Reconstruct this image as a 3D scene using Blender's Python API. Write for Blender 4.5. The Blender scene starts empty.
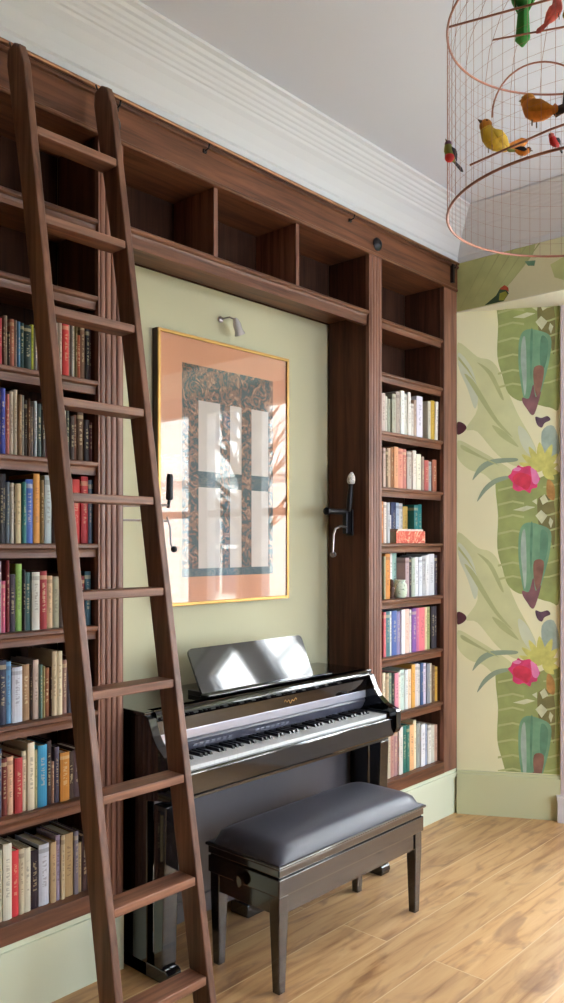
import bpy, bmesh, math, random
from mathutils import Vector, Matrix
random.seed(7)
PI = math.pi
sc = bpy.context.scene
COL = sc.collection

# ------------------------------------------------------------------ materials
def lin(c):
    out = []
    for v in c[:3]:
        v = v/255.0
        out.append(v/12.92 if v <= 0.04045 else ((v+0.055)/1.055)**2.4)
    return tuple(out)+(1.0,)

def base_mat(name, color, rough=0.6, metal=0.0, spec=0.5, coat=0.0):
    m = bpy.data.materials.new(name); m.use_nodes = True
    nt = m.node_tree; b = nt.nodes['Principled BSDF']
    b.inputs['Base Color'].default_value = lin(color)
    b.inputs['Roughness'].default_value = rough
    b.inputs['Metallic'].default_value = metal
    b.inputs['Specular IOR Level'].default_value = spec
    if coat: 
        b.inputs['Coat Weight'].default_value = coat
        b.inputs['Coat Roughness'].default_value = 0.04
    return m, nt, b

def mottled(name, color, rough=0.6, metal=0.0, amount=0.12, scale=6.0, spec=0.5, bump=0.0, coat=0.0, bscale=None, stretch=(1,1,1)):
    """a plain finish with slight procedural unevenness"""
    m, nt, b = base_mat(name, color, rough, metal, spec, coat)
    N = nt.nodes; Lk = nt.links
    tc = N.new('ShaderNodeTexCoord'); mp = N.new('ShaderNodeMapping'); mp.inputs['Scale'].default_value = stretch
    nz = N.new('ShaderNodeTexNoise'); nz.inputs['Scale'].default_value = scale; nz.inputs['Detail'].default_value = 5
    Lk.new(tc.outputs['Object'], mp.inputs[0]); Lk.new(mp.outputs[0], nz.inputs['Vector'])
    rp = N.new('ShaderNodeValToRGB')
    c = lin(color)
    rp.color_ramp.elements[0].position = 0.3; rp.color_ramp.elements[1].position = 0.7
    rp.color_ramp.elements[0].color = tuple(v*(1-amount) for v in c[:3])+(1,)
    rp.color_ramp.elements[1].color = tuple(min(1, v*(1+amount)) for v in c[:3])+(1,)
    Lk.new(nz.outputs['Fac'], rp.inputs[0]); Lk.new(rp.outputs[0], b.inputs['Base Color'])
    if bump:
        n2 = N.new('ShaderNodeTexNoise'); n2.inputs['Scale'].default_value = bscale or scale*8
        Lk.new(mp.outputs[0], n2.inputs['Vector'])
        bp = N.new('ShaderNodeBump'); bp.inputs['Strength'].default_value = bump; bp.inputs['Distance'].default_value = 0.002
        Lk.new(n2.outputs['Fac'], bp.inputs['Height']); Lk.new(bp.outputs[0], b.inputs['Normal'])
    return m

def wood(name, dark, light, axis='x', rough=0.4, scale=1.0, spec=0.4):
    m, nt, b = base_mat(name, light, rough, spec=spec)
    N = nt.nodes; Lk = nt.links
    tc = N.new('ShaderNodeTexCoord'); mp = N.new('ShaderNodeMapping')
    s = {'x': (1.2, 22, 22), 'y': (22, 1.2, 22), 'z': (22, 22, 1.2)}[axis]
    mp.inputs['Scale'].default_value = tuple(v*scale for v in s)
    Lk.new(tc.outputs['Object'], mp.inputs[0])
    n1 = N.new('ShaderNodeTexNoise'); n1.inputs['Scale'].default_value = 1.6; n1.inputs['Detail'].default_value = 7; n1.inputs['Distortion'].default_value = 0.6
    Lk.new(mp.outputs[0], n1.inputs['Vector'])
    n2 = N.new('ShaderNodeTexNoise'); n2.inputs['Scale'].default_value = 7; n2.inputs['Detail'].default_value = 4
    Lk.new(mp.outputs[0], n2.inputs['Vector'])
    mx = N.new('ShaderNodeMath'); mx.operation = 'MULTIPLY_ADD'; mx.inputs[1].default_value = 0.35
    Lk.new(n2.outputs['Fac'], mx.inputs[0]); Lk.new(n1.outputs['Fac'], mx.inputs[2])
    rp = N.new('ShaderNodeValToRGB')
    e = rp.color_ramp.elements
    e[0].position = 0.45; e[1].position = 0.85
    e[0].color = lin(dark); e[1].color = lin(light)
    Lk.new(mx.outputs[0], rp.inputs[0]); Lk.new(rp.outputs[0], b.inputs['Base Color'])
    bp = N.new('ShaderNodeBump'); bp.inputs['Strength'].default_value = 0.15; bp.inputs['Distance'].default_value = 0.001
    Lk.new(mx.outputs[0], bp.inputs['Height']); Lk.new(bp.outputs[0], b.inputs['Normal'])
    return m

def floor_mat():
    m, nt, b = base_mat('oak_boards', (205, 165, 115), 0.36, spec=0.45)
    N = nt.nodes; Lk = nt.links
    tc = N.new('ShaderNodeTexCoord')
    mp = N.new('ShaderNodeMapping'); mp.inputs['Location'].default_value = (0.35, 0.062, 0)
    Lk.new(tc.outputs['Object'], mp.inputs[0])
    br = N.new('ShaderNodeTexBrick')
    br.inputs['Scale'].default_value = 1.0; br.inputs['Brick Width'].default_value = 2.9; br.inputs['Row Height'].default_value = 0.205
    br.inputs['Mortar Size'].default_value = 0.0026; br.inputs['Mortar Smooth'].default_value = 0.2; br.inputs['Bias'].default_value = 0.0
    br.offset = 0.37; br.inputs['Color1'].default_value = (0, 0, 0, 1); br.inputs['Color2'].default_value = (1, 1, 1, 1)
    br.inputs['Mortar'].default_value = (0.5, 0.5, 0.5, 1)
    Lk.new(mp.outputs[0], br.inputs['Vector'])
    # grain
    g = N.new('ShaderNodeMapping'); g.inputs['Scale'].default_value = (1.8, 17, 17)
    ad = N.new('ShaderNodeVectorMath'); ad.operation = 'MULTIPLY_ADD'
    ad.inputs[1].default_value = (3.7, 9.1, 0); Lk.new(br.outputs['Color'], ad.inputs[0]); Lk.new(tc.outputs['Object'], ad.inputs[2])
    Lk.new(ad.outputs[0], g.inputs[0])
    n1 = N.new('ShaderNodeTexNoise'); n1.inputs['Scale'].default_value = 1.5; n1.inputs['Detail'].default_value = 6; n1.inputs['Distortion'].default_value = 0.9
    Lk.new(g.outputs[0], n1.inputs['Vector'])
    rp = N.new('ShaderNodeValToRGB'); e = rp.color_ramp.elements
    e[0].position = 0.30; e[0].color = lin((156, 110, 70)); e[1].position = 0.72; e[1].color = lin((208, 168, 120))
    k = rp.color_ramp.elements.new(0.48); k.color = lin((194, 150, 102))
    Lk.new(n1.outputs['Fac'], rp.inputs[0])
    # knots and dark smudges
    n3 = N.new('ShaderNodeMapping'); n3.inputs['Scale'].default_value = (1.6, 4.6, 1); Lk.new(ad.outputs[0], n3.inputs[0])
    kn = N.new('ShaderNodeTexNoise'); kn.inputs['Scale'].default_value = 2.1; kn.inputs['Detail'].default_value = 3; kn.inputs['Distortion'].default_value = 1.2
    Lk.new(n3.outputs[0], kn.inputs['Vector'])
    kr = N.new('ShaderNodeValToRGB'); kr.color_ramp.elements[0].position = 0.56; kr.color_ramp.elements[0].color = (0, 0, 0, 1)
    kr.color_ramp.elements[1].position = 0.78; kr.color_ramp.elements[1].color = (0.75, 0.75, 0.75, 1)
    Lk.new(kn.outputs['Fac'], kr.inputs[0])
    m1 = N.new('ShaderNodeMix'); m1.data_type = 'RGBA'; m1.inputs['B'].default_value = lin((118, 82, 66))
    Lk.new(kr.outputs[0], m1.inputs['Factor']); Lk.new(rp.outputs[0], m1.inputs['A'])
    vo = N.new('ShaderNodeTexVoronoi'); vo.inputs['Scale'].default_value = 2.9
    vm = N.new('ShaderNodeMapping'); vm.inputs['Scale'].default_value = (0.8, 1.5, 1); Lk.new(ad.outputs[0], vm.inputs[0]); Lk.new(vm.outputs[0], vo.inputs['Vector'])
    vr = N.new('ShaderNodeValToRGB'); vr.color_ramp.elements[0].position = 0.02; vr.color_ramp.elements[0].color = (1, 1, 1, 1)
    vr.color_ramp.elements[1].position = 0.11; vr.color_ramp.elements[1].color = (0, 0, 0, 1)
    Lk.new(vo.outputs['Distance'], vr.inputs[0])
    m2 = N.new('ShaderNodeMix'); m2.data_type = 'RGBA'; m2.inputs['B'].default_value = lin((70, 42, 30))
    Lk.new(vr.outputs[0], m2.inputs['Factor']); Lk.new(m1.outputs['Result'], m2.inputs['A'])
    # board tone
    sx = N.new('ShaderNodeSeparateColor'); Lk.new(br.outputs['Color'], sx.inputs[0])
    tn = N.new('ShaderNodeMapRange'); tn.inputs['To Min'].default_value = 0.86; tn.inputs['To Max'].default_value = 1.08
    Lk.new(sx.outputs[0], tn.inputs['Value'])
    mu = N.new('ShaderNodeVectorMath'); mu.operation = 'SCALE'; Lk.new(m2.outputs['Result'], mu.inputs[0]); Lk.new(tn.outputs[0], mu.inputs['Scale'])
    m3 = N.new('ShaderNodeMix'); m3.data_type = 'RGBA'; m3.inputs['B'].default_value = lin((208, 176, 134))
    Lk.new(br.outputs['Fac'], m3.inputs['Factor']); Lk.new(mu.outputs[0], m3.inputs['A'])
    Lk.new(m3.outputs['Result'], b.inputs['Base Color'])
    rr = N.new('ShaderNodeMapRange'); rr.inputs['To Min'].default_value = 0.30; rr.inputs['To Max'].default_value = 0.46
    Lk.new(n1.outputs['Fac'], rr.inputs['Value']); Lk.new(rr.outputs[0], b.inputs['Roughness'])
    bp = N.new('ShaderNodeBump'); bp.inputs['Strength'].default_value = 0.4; bp.inputs['Distance'].default_value = 0.002; bp.invert = True
    Lk.new(br.outputs['Fac'], bp.inputs['Height']); Lk.new(bp.outputs[0], b.inputs['Normal'])
    return m

def book_mat():
    """cloth and paper bindings: the colour is each book's own; small title marks run up the spine"""
    m, nt, b = base_mat('book_binding', (200, 200, 200), 0.55, spec=0.35)
    N = nt.nodes; Lk = nt.links
    oi = N.new('ShaderNodeObjectInfo'); tc = N.new('ShaderNodeTexCoord')
    sp = N.new('ShaderNodeSeparateXYZ'); Lk.new(tc.outputs['Generated'], sp.inputs[0])
    # title band: within 0.18..0.82 of the height and the middle of the spine
    def band(src, lo, hi):
        a = N.new('ShaderNodeMath'); a.operation = 'GREATER_THAN'; a.inputs[1].default_value = lo; Lk.new(src, a.inputs[0])
        c = N.new('ShaderNodeMath'); c.operation = 'LESS_THAN'; c.inputs[1].default_value = hi; Lk.new(src, c.inputs[0])
        d = N.new('ShaderNodeMath'); d.operation = 'MULTIPLY'; Lk.new(a.outputs[0], d.inputs[0]); Lk.new(c.outputs[0], d.inputs[1])
        return d.outputs[0]
    bz = band(sp.outputs['Z'], 0.30, 0.80); bx_ = band(sp.outputs['X'], 0.3, 0.7); by_ = band(sp.outputs['Y'], -0.01, 0.12)
    ob = N.new('ShaderNodeVectorMath'); ob.operation = 'ADD'; Lk.new(tc.outputs['Object'], ob.inputs[0]); Lk.new(oi.outputs['Location'], ob.inputs[1])
    nz = N.new('ShaderNodeTexNoise'); nz.inputs['Scale'].default_value = 1.0; nz.inputs['Detail'].default_value = 1
    mp = N.new('ShaderNodeMapping'); mp.inputs['Scale'].default_value = (60, 10, 160); Lk.new(ob.outputs[0], mp.inputs[0]); Lk.new(mp.outputs[0], nz.inputs['Vector'])
    gt = N.new('ShaderNodeMath'); gt.operation = 'GREATER_THAN'; gt.inputs[1].default_value = 0.52; Lk.new(nz.outputs['Fac'], gt.inputs[0])
    q = gt.outputs[0]
    for o_ in (bz, bx_, by_):
        mm = N.new('ShaderNodeMath'); mm.operation = 'MULTIPLY'; Lk.new(q, mm.inputs[0]); Lk.new(o_, mm.inputs[1]); q = mm.outputs[0]
    # lettering light on dark books, dark on light books
    bw = N.new('ShaderNodeRGBToBW'); Lk.new(oi.outputs['Color'], bw.inputs[0])
    lt = N.new('ShaderNodeMath'); lt.operation = 'LESS_THAN'; lt.inputs[1].default_value = 0.25; Lk.new(bw.outputs[0], lt.inputs[0])
    tcx = N.new('ShaderNodeMix'); tcx.data_type = 'RGBA'; tcx.inputs['A'].default_value = lin((70, 50, 50)); tcx.inputs['B'].default_value = lin((215, 195, 150))
    Lk.new(lt.outputs[0], tcx.inputs['Factor'])
    # wide block of a second tone on some of them
    rb = band(sp.outputs['Z'], 0.86, 0.93)
    rs = N.new('ShaderNodeMath'); rs.operation = 'GREATER_THAN'; rs.inputs[1].default_value = 0.62; Lk.new(oi.outputs['Random'], rs.inputs[0])
    r2 = N.new('ShaderNodeMath'); r2.operation = 'MULTIPLY'; Lk.new(rb, r2.inputs[0]); Lk.new(rs.outputs[0], r2.inputs[1])
    r3 = N.new('ShaderNodeMath'); r3.operation = 'MAXIMUM'; Lk.new(r2.outputs[0], r3.inputs[0]); Lk.new(q, r3.inputs[1])
    fa = N.new('ShaderNodeMath'); fa.operation = 'MULTIPLY'; fa.inputs[1].default_value = 0.38; Lk.new(r3.outputs[0], fa.inputs[0])
    mx = N.new('ShaderNodeMix'); mx.data_type = 'RGBA'
    Lk.new(fa.outputs[0], mx.inputs['Factor']); Lk.new(oi.outputs['Color'], mx.inputs['A']); Lk.new(tcx.outputs['Result'], mx.inputs['B'])
    Lk.new(mx.outputs['Result'], b.inputs['Base Color'])
    return m

def ornate_mat(name, c1, c2, c3, scale=60):
    m, nt, b = base_mat(name, c1, 0.6, spec=0.2)
    N = nt.nodes; Lk = nt.links
    tc = N.new('ShaderNodeTexCoord')
    vo = N.new('ShaderNodeTexVoronoi'); vo.inputs['Scale'].default_value = scale; Lk.new(tc.outputs['Object'], vo.inputs['Vector'])
    nz = N.new('ShaderNodeTexNoise'); nz.inputs['Scale'].default_value = scale*0.7; nz.inputs['Detail'].default_value = 6; nz.inputs['Distortion'].default_value = 2.5
    Lk.new(tc.outputs['Object'], nz.inputs['Vector'])
    rp = N.new('ShaderNodeValToRGB'); e = rp.color_ramp.elements; rp.color_ramp.interpolation = 'CONSTANT'
    e[0].position = 0.0; e[0].color = lin(c1); e[1].position = 0.48; e[1].color = lin(c2); k = e.new(0.60); k.color = lin(c3)
    Lk.new(nz.outputs['Fac'], rp.inputs[0]); Lk.new(rp.outputs[0], b.inputs['Base Color'])
    return m

def glass_mat():
    m = bpy.data.materials.new('clear_glass'); m.use_nodes = True
    nt = m.node_tree; N = nt.nodes; Lk = nt.links; N.clear()
    out = N.new('ShaderNodeOutputMaterial'); tr = N.new('ShaderNodeBsdfTransparent'); gl = N.new('ShaderNodeBsdfGlossy')
    gl.inputs['Roughness'].default_value = 0.0; tr.inputs[0].default_value = (0.97, 0.98, 0.97, 1)
    lw = N.new('ShaderNodeLayerWeight'); lw.inputs['Blend'].default_value = 0.5      # facing: 1 - cos of the incidence
    pw = N.new('ShaderNodeMath'); pw.operation = 'POWER'; pw.inputs[1].default_value = 5; Lk.new(lw.outputs['Facing'], pw.inputs[0])
    fr = N.new('ShaderNodeMath'); fr.operation = 'MULTIPLY_ADD'; fr.inputs[1].default_value = 0.95; fr.inputs[2].default_value = 0.045; Lk.new(pw.outputs[0], fr.inputs[0])
    mx = N.new('ShaderNodeMixShader')
    Lk.new(fr.outputs[0], mx.inputs[0]); Lk.new(tr.outputs[0], mx.inputs[1]); Lk.new(gl.outputs[0], mx.inputs[2]); Lk.new(mx.outputs[0], out.inputs[0])
    return m

# ------------------------------------------------------------------ mesh helpers
def box(bm, x0, x1, y0, y1, z0, z1, mi=0):
    v = [bm.verts.new(p) for p in ((x0,y0,z0),(x1,y0,z0),(x1,y1,z0),(x0,y1,z0),(x0,y0,z1),(x1,y0,z1),(x1,y1,z1),(x0,y1,z1))]
    for f in ((0,3,2,1),(4,5,6,7),(0,1,5,4),(1,2,6,5),(2,3,7,6),(3,0,4,7)):
        bm.faces.new([v[i] for i in f]).material_index = mi
    return v

def prism(bm, pts, axis, lo, hi, mi=0):
    """extrude a closed 2-D outline along an axis: pts are (y,z) for x, (x,z) for y, (x,y) for z"""
    def P(a, b, t): return {'x': (t, a, b), 'y': (a, t, b), 'z': (a, b, t)}[axis]
    lo_v = [bm.verts.new(P(a, b, lo)) for a, b in pts]; hi_v = [bm.verts.new(P(a, b, hi)) for a, b in pts]
    n = len(pts)
    f1 = bm.faces.new(lo_v); f2 = bm.faces.new(list(reversed(hi_v))); f1.material_index = f2.material_index = mi
    for i in range(n):
        j = (i+1) % n
        bm.faces.new((lo_v[j], lo_v[i], hi_v[i], hi_v[j])).material_index = mi

def loft(bm, rings, cap=True, closed=True, mi=0):
    R_ = [[bm.verts.new(p) for p in r] for r in rings]
    n = len(R_[0])
    for a, b in zip(R_, R_[1:]):
        for i in range(n if closed else n-1):
            j = (i+1) % n
            bm.faces.new((a[i], a[j], b[j], b[i])).material_index = mi
    if cap:
        bm.faces.new(list(reversed(R_[0]))).material_index = mi; bm.faces.new(R_[-1]).material_index = mi

def vtube(bm, pts, rad, seg=10, flat=1.0, cap=True, closed=False, mi=0, up=None):
    pts = [Vector(p) for p in pts]
    if not hasattr(rad, '__len__'): rad = [rad]*len(pts)
    n = len(pts); rings = []
    ref = Vector(up) if up else None; prev = None
    for i, p in enumerate(pts):
        if closed: t = (pts[(i+1) % n]-pts[i-1])
        else: t = pts[min(i+1, n-1)]-pts[max(i-1, 0)]
        t.normalize()
        if ref is not None: s = t.cross(ref)
        elif prev is None: s = t.cross(Vector((0, 0, 1)) if abs(t.z) < 0.9 else Vector((1, 0, 0)))
        else: s = prev - t*prev.dot(t)
        if s.length < 1e-6: s = t.cross(Vector((1, 0.2, 0)))
        s.normalize(); prev = s; u = s.cross(t)
        rings.append([p+s*math.cos(a)*rad[i]+u*math.sin(a)*rad[i]*flat for a in (2*PI*k/seg for k in range(seg))])
    if closed:
        rings.append(rings[0]); 
        R_ = [[bm.verts.new(q) for q in r] for r in rings[:-1]]; R_.append(R_[0])
        for a, b in zip(R_, R_[1:]):
            for i in range(seg):
                j = (i+1) % seg
                bm.faces.new((a[i], a[j], b[j], b[i])).material_index = mi
    else: loft(bm, rings, cap, mi=mi)

def lathe(bm, prof, c, axis=(0, 0, 1), seg=20, mi=0):
    """prof: (radius, distance along axis)"""
    ax = Vector(axis).normalized(); s = ax.cross(Vector((0, 0, 1)) if abs(ax.z) < 0.9 else Vector((1, 0, 0))).normalized(); u = s.cross(ax)
    c = Vector(c)
    loft(bm, [[c+ax*h+(s*math.cos(2*PI*k/seg)+u*math.sin(2*PI*k/seg))*max(r, 1e-4) for k in range(seg)] for r, h in prof], mi=mi)

def ball(bm, c, r, scale=(1, 1, 1), seg=14, mi=0):
    c = Vector(c); rings = []
    for i in range(1, seg//2+2):
        a = PI*(i-0.98)/(seg//2+0.04)
        rings.append([c+Vector((scale[0]*r*math.sin(a)*math.cos(t), scale[1]*r*math.sin(a)*math.sin(t), scale[2]*r*-math.cos(a))) for t in (2*PI*k/seg for k in range(seg))])
    loft(bm, rings, mi=mi)

def smooth_loop(pts, k=5):
    n = len(pts); out = []
    for i in range(n):
        p0, p1, p2, p3 = pts[i-1], pts[i], pts[(i+1) % n], pts[(i+2) % n]
        for j in range(k):
            t = j/k
            out.append(tuple(0.5*((2*p1[d])+(-p0[d]+p2[d])*t+(2*p0[d]-5*p1[d]+4*p2[d]-p3[d])*t*t+(-p0[d]+3*p1[d]-3*p2[d]+p3[d])*t**3) for d in (0, 1)))
    return out

ORG = {}
def origin(o):
    return ORG.get(o.name, Vector((0, 0, 0))) if o else Vector((0, 0, 0))

def obj(name, bm, mat, parent=None, loc=None, smooth=False, bevel=0.0, subsurf=0, segs=2):
    """link a bmesh given in room coordinates as one object; a part takes its parent's origin"""
    o_loc = origin(parent) if parent else Vector(loc or (0, 0, 0))
    bmesh.ops.recalc_face_normals(bm, faces=bm.faces[:])
    bmesh.ops.translate(bm, verts=bm.verts[:], vec=-o_loc)
    me = bpy.data.meshes.new(name); bm.to_mesh(me); bm.free()
    for m in (mat if isinstance(mat, (list, tuple)) else [mat]): me.materials.append(m)
    if smooth:
        for p in me.polygons: p.use_smooth = True
        me.set_sharp_from_angle(angle=math.radians(42))
    o = bpy.data.objects.new(name, me); COL.objects.link(o)
    if parent: o.parent = parent
    else: o.location = o_loc
    ORG[o.name] = o_loc
    if bevel:
        md = o.modifiers.new('bevel', 'BEVEL'); md.width = bevel; md.segments = segs; md.limit_method = 'ANGLE'; md.angle_limit = math.radians(40)
    if subsurf:
        md = o.modifiers.new('subsurf', 'SUBSURF'); md.levels = subsurf; md.render_levels = subsurf
    return o

def tag(o, label, cat, group=None, kind=None):
    o['label'] = label; o['category'] = cat
    if group: o['group'] = group
    if kind: o['kind'] = kind
    return o

def thing(name, label, cat, loc, group=None):
    o = bpy.data.objects.new(name, None); COL.objects.link(o); o.location = loc; o.empty_display_size = 0.05
    ORG[o.name] = Vector(loc)
    return tag(o, label, cat, group)

def struct(name, bm, mat, **kw):
    o = obj(name, bm, mat, **kw); o['kind'] = 'structure'; return o

def B(*args):
    """one bmesh out of boxes"""
    bm = bmesh.new()
    for a in args: box(bm, *a)
    return bm

# ------------------------------------------------------------------ palette
SAGE = mottled('sage_wall_paint', (180, 173, 141), 0.75, amount=0.03, scale=2)
SAGE_TRIM = mottled('pale_sage_trim_paint', (206, 208, 182), 0.45, amount=0.02, scale=3)
CREAM_WALL = mottled('muted_wall_paint', (148, 145, 126), 0.8, amount=0.02, scale=2)
WHITE = mottled('white_gloss_paint', (226, 222, 220), 0.4, amount=0.02, scale=3)
CEIL = mottled('ceiling_paint', (216, 219, 229), 0.85, amount=0.015, scale=1.5)
FLOOR = floor_mat()
COVE = mottled('coving_paint_dimmed', (208, 207, 208), 0.85, amount=0.015, scale=1.5)  # same paint as the ceiling, darkened in colour to offset window light
WX = wood('walnut_lengthwise', (66, 35, 20), (122, 76, 50), 'x', 0.42)
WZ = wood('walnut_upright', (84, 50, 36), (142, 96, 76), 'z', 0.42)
WZD = wood('walnut_panel_shaded', (56, 31, 20), (90, 54, 38), 'z', 0.6, spec=0.25)  # same walnut, with the shade of the side faces put into the colour
WBK = wood('walnut_back_shaded', (42, 24, 16), (66, 39, 27), 'z', 0.8, spec=0.1)  # same walnut, darkened to paint in the shade inside the bays
LADW = wood('ladder_walnut', (70, 42, 28), (126, 86, 66), 'z', 0.45)
LADX = wood('ladder_tread_walnut', (84, 50, 34), (146, 100, 76), 'x', 0.45)
BOOK = book_mat()
PAPER = mottled('book_paper', (188, 172, 140), 0.9, amount=0.1, scale=40, stretch=(30, 1, 1))
PLACQ = mottled('black_piano_lacquer', (15, 12, 13), 0.06, amount=0.2, scale=3, spec=0.7, coat=0.5)
PIVORY = mottled('white_key_plastic', (232, 230, 228), 0.2, amount=0.01, scale=3)
PEBONY = mottled('black_key_plastic', (22, 20, 22), 0.3, amount=0.1, scale=3)
PSILVER_SHEEN = mottled('silver_and_window_sheen', (186, 186, 200), 0.2, metal=0.5, amount=0.05, scale=4)  # silver of the buttons; on the strip it paints in a window reflection
GOLD = mottled('gilt_frame', (178, 136, 74), 0.38, metal=0.7, amount=0.15, scale=10)
BRASS = mottled('aged_brass', (148, 104, 78), 0.35, metal=0.9, amount=0.2, scale=12)
COPPER = mottled('copper_wire', (156, 104, 86), 0.4, metal=0.6, amount=0.15, scale=20)
IRON = mottled('black_iron', (34, 30, 32), 0.38, metal=0.6, amount=0.2, scale=20)
STEEL = mottled('worn_steel', (150, 140, 138), 0.3, metal=0.9, amount=0.2, scale=25)
PORCELAIN = ornate_mat('painted_porcelain', (226, 222, 214), (214, 206, 196), (110, 96, 92), 90)
VINYL = mottled('grey_black_vinyl', (68, 67, 76), 0.4, amount=0.1, scale=6, bump=0.15, bscale=260)
BLACKW = mottled('black_stained_wood', (40, 30, 26), 0.13, amount=0.2, scale=8, spec=0.8, coat=0.6, stretch=(1, 6, 6))
GLASS = glass_mat()
FROST = mottled('frosted_glass', (196, 188, 186), 0.2, amount=0.03, scale=10)
FROST.node_tree.nodes['Principled BSDF'].inputs['Alpha'].default_value = 0.72

# ------------------------------------------------------------------ camera
cam_d = bpy.data.cameras.new('camera'); cam = bpy.data.objects.new('camera', cam_d); COL.objects.link(cam)
W_, H_ = 564, 1003
YAW = math.radians(42.26)
cam.location = (0, 0, 1.5); cam.rotation_euler = (PI/2, 0, YAW-PI/2)
cam_d.sensor_fit = 'VERTICAL'; cam_d.sensor_height = 24.0; cam_d.sensor_width = 24.0
cam_d.lens = 24.0*820.0/H_
cam_d.shift_y = (543.0-501.5)/H_; cam_d.shift_x = 0.0
cam_d.clip_start = 0.02; cam_d.clip_end = 200
sc.camera = cam

# ------------------------------------------------------------------ room shell
YF = 2.349      # front plane of the bookcase
YN = 2.616      # back of the piano alcove
XE = 4.032      # plane of the wall with the bay opening
ZT = 3.052      # top of the joinery
ZC = 3.285      # ceiling
A0 = Vector((XE, YF)); DIR = Vector((0.493, -0.870)).normalized()
A1 = A0+DIR*0.548
A2 = Vector((4.80, A0.y+DIR.y*(4.80-XE)/DIR.x))      # end of the canted side
XB = 4.80; YB1 = A2.y; YB0 = -1.05
C0 = Vector((XE, YB0-(YF-YB1)))

bm = bmesh.new()
prism(bm, [(-2.3, -2.7), (XE+.12, -2.7), (C0.x+.12, C0.y), (XB+.12, YB0), (XB+.12, YB1), (XE+.12, YF+.05), (XE+.12, 2.75), (-2.3, 2.75)], 'z', -0.12, 0)
struct('floor', bm, FLOOR)
struct('ceiling', B((-2.3, XE+.12, -2.7, 2.75, ZC, ZC+.12)), CEIL)
struct('wall_left', B((-2.3, XE+.12, YN, 2.75, 0, ZC)), SAGE)
struct('wall_left_recess', B((-2.3, 0.90, YF, YN, 0, ZC)), SAGE)
struct('wall_left_bulkhead', B((0.90, XE, YF, YN, ZT, ZC)), CEIL)
struct('wall_back', B((-2.42, -2.3, -2.7, 2.75, 0, ZC)), CREAM_WALL)

# windows of the bay, and one added in the rear wall for fill light
def sash_window(n, quad, z0, z1, frame=0.06, mull=1, mid=True):
    """a timber window between two plan points, standing upright; quad = (p, q) plan points"""
    p, q = Vector(quad[0]), Vector(quad[1]); d = (q-p); Lq = d.length; d.normalize(); nn = Vector((-d.y, d.x))
    def bar(bm, a0, a1, zz0, zz1, t0, t1):
        pts = [p+d*a0+nn*t0, p+d*a1+nn*t0, p+d*a1+nn*t1, p+d*a0+nn*t1]
        prism(bm, [(v.x, v.y) for v in pts], 'z', zz0, zz1)
    bm = bmesh.new()
    bar(bm, 0, frame, z0, z1, -.05, .05); bar(bm, Lq-frame, Lq, z0, z1, -.05, .05)
    bar(bm, frame, Lq-frame, z0, z0+.09, -.05, .05); bar(bm, frame, Lq-frame, z1-.08, z1, -.05, .05)
    if mid: bar(bm, frame, Lq-frame, (z0+z1)/2-.03, (z0+z1)/2+.03, -.04, .03)
    for k in range(mull):
        a = Lq*(k+1)/(mull+1); bar(bm, a-.02, a+.02, z0+.09, z1-.08, -.03, .02)
    w = struct('window_%d' % n, bm, WHITE)
    bm = bmesh.new(); bar(bm, frame, Lq-frame, z0+.09, z1-.08, -.004, .004)
    g = obj('window_pane', bm, GLASS, w)
    return w

# wall at the far right (x = XE) beside the bay, kept back from the bay opening
struct('wall_right', B((XE, XE+.12, -2.7, C0.y, 0, ZC), (XE+.0005, XE+.12, YF+.001, 2.75, 0, ZC)), CREAM_WALL)

# ---- painted panels of the patterned wallpaper ----
WP = {k: mottled('wallpaper_'+k, c, 0.8, amount=a, scale=s, stretch=(1, 1, 1)) for k, c, a, s in (
    ('ground', (222, 216, 176), .03, 3), ('pale', (198, 198, 148), .08, 7), ('lilac', (196, 200, 172), .06, 9), ('banana', (146, 154, 92), .20, 8),
    ('brownleaf', (120, 112, 66), .25, 14), ('teal', (112, 150, 116), .20, 12), ('purple', (128, 86, 88), .30, 14), ('yellow', (196, 190, 104), .2, 20), ('tealdark', (92, 132, 104), .2, 14), ('rust', (132, 92, 76), .25, 16), ('redcore', (206, 52, 76), .2, 20), ('paledark', (172, 174, 122), .08, 10),
    ('bluegrey', (156, 170, 156), .18, 16), ('orange', (178, 130, 70), .3, 25), ('pink', (212, 64, 110), .22, 18), ('blush', (226, 128, 172), .1, 18), ('white', (196, 196, 160), .15, 20),
    ('tendril', (140, 154, 128), .1, 10), ('crimson', (80, 36, 42), .2, 20), ('darkflower', (92, 66, 78), .3, 30), ('vein', (172, 174, 118), .08, 10),
    ('green', (186, 190, 128), .14, 6), ('khaki', (216, 210, 168), .05, 5), ('bird_green', (56, 76, 46), .2, 30), ('bird_yellow', (150, 152, 52), .2, 30), ('bird_red', (178, 76, 44), .2, 30))}
WK = list(WP)
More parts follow.
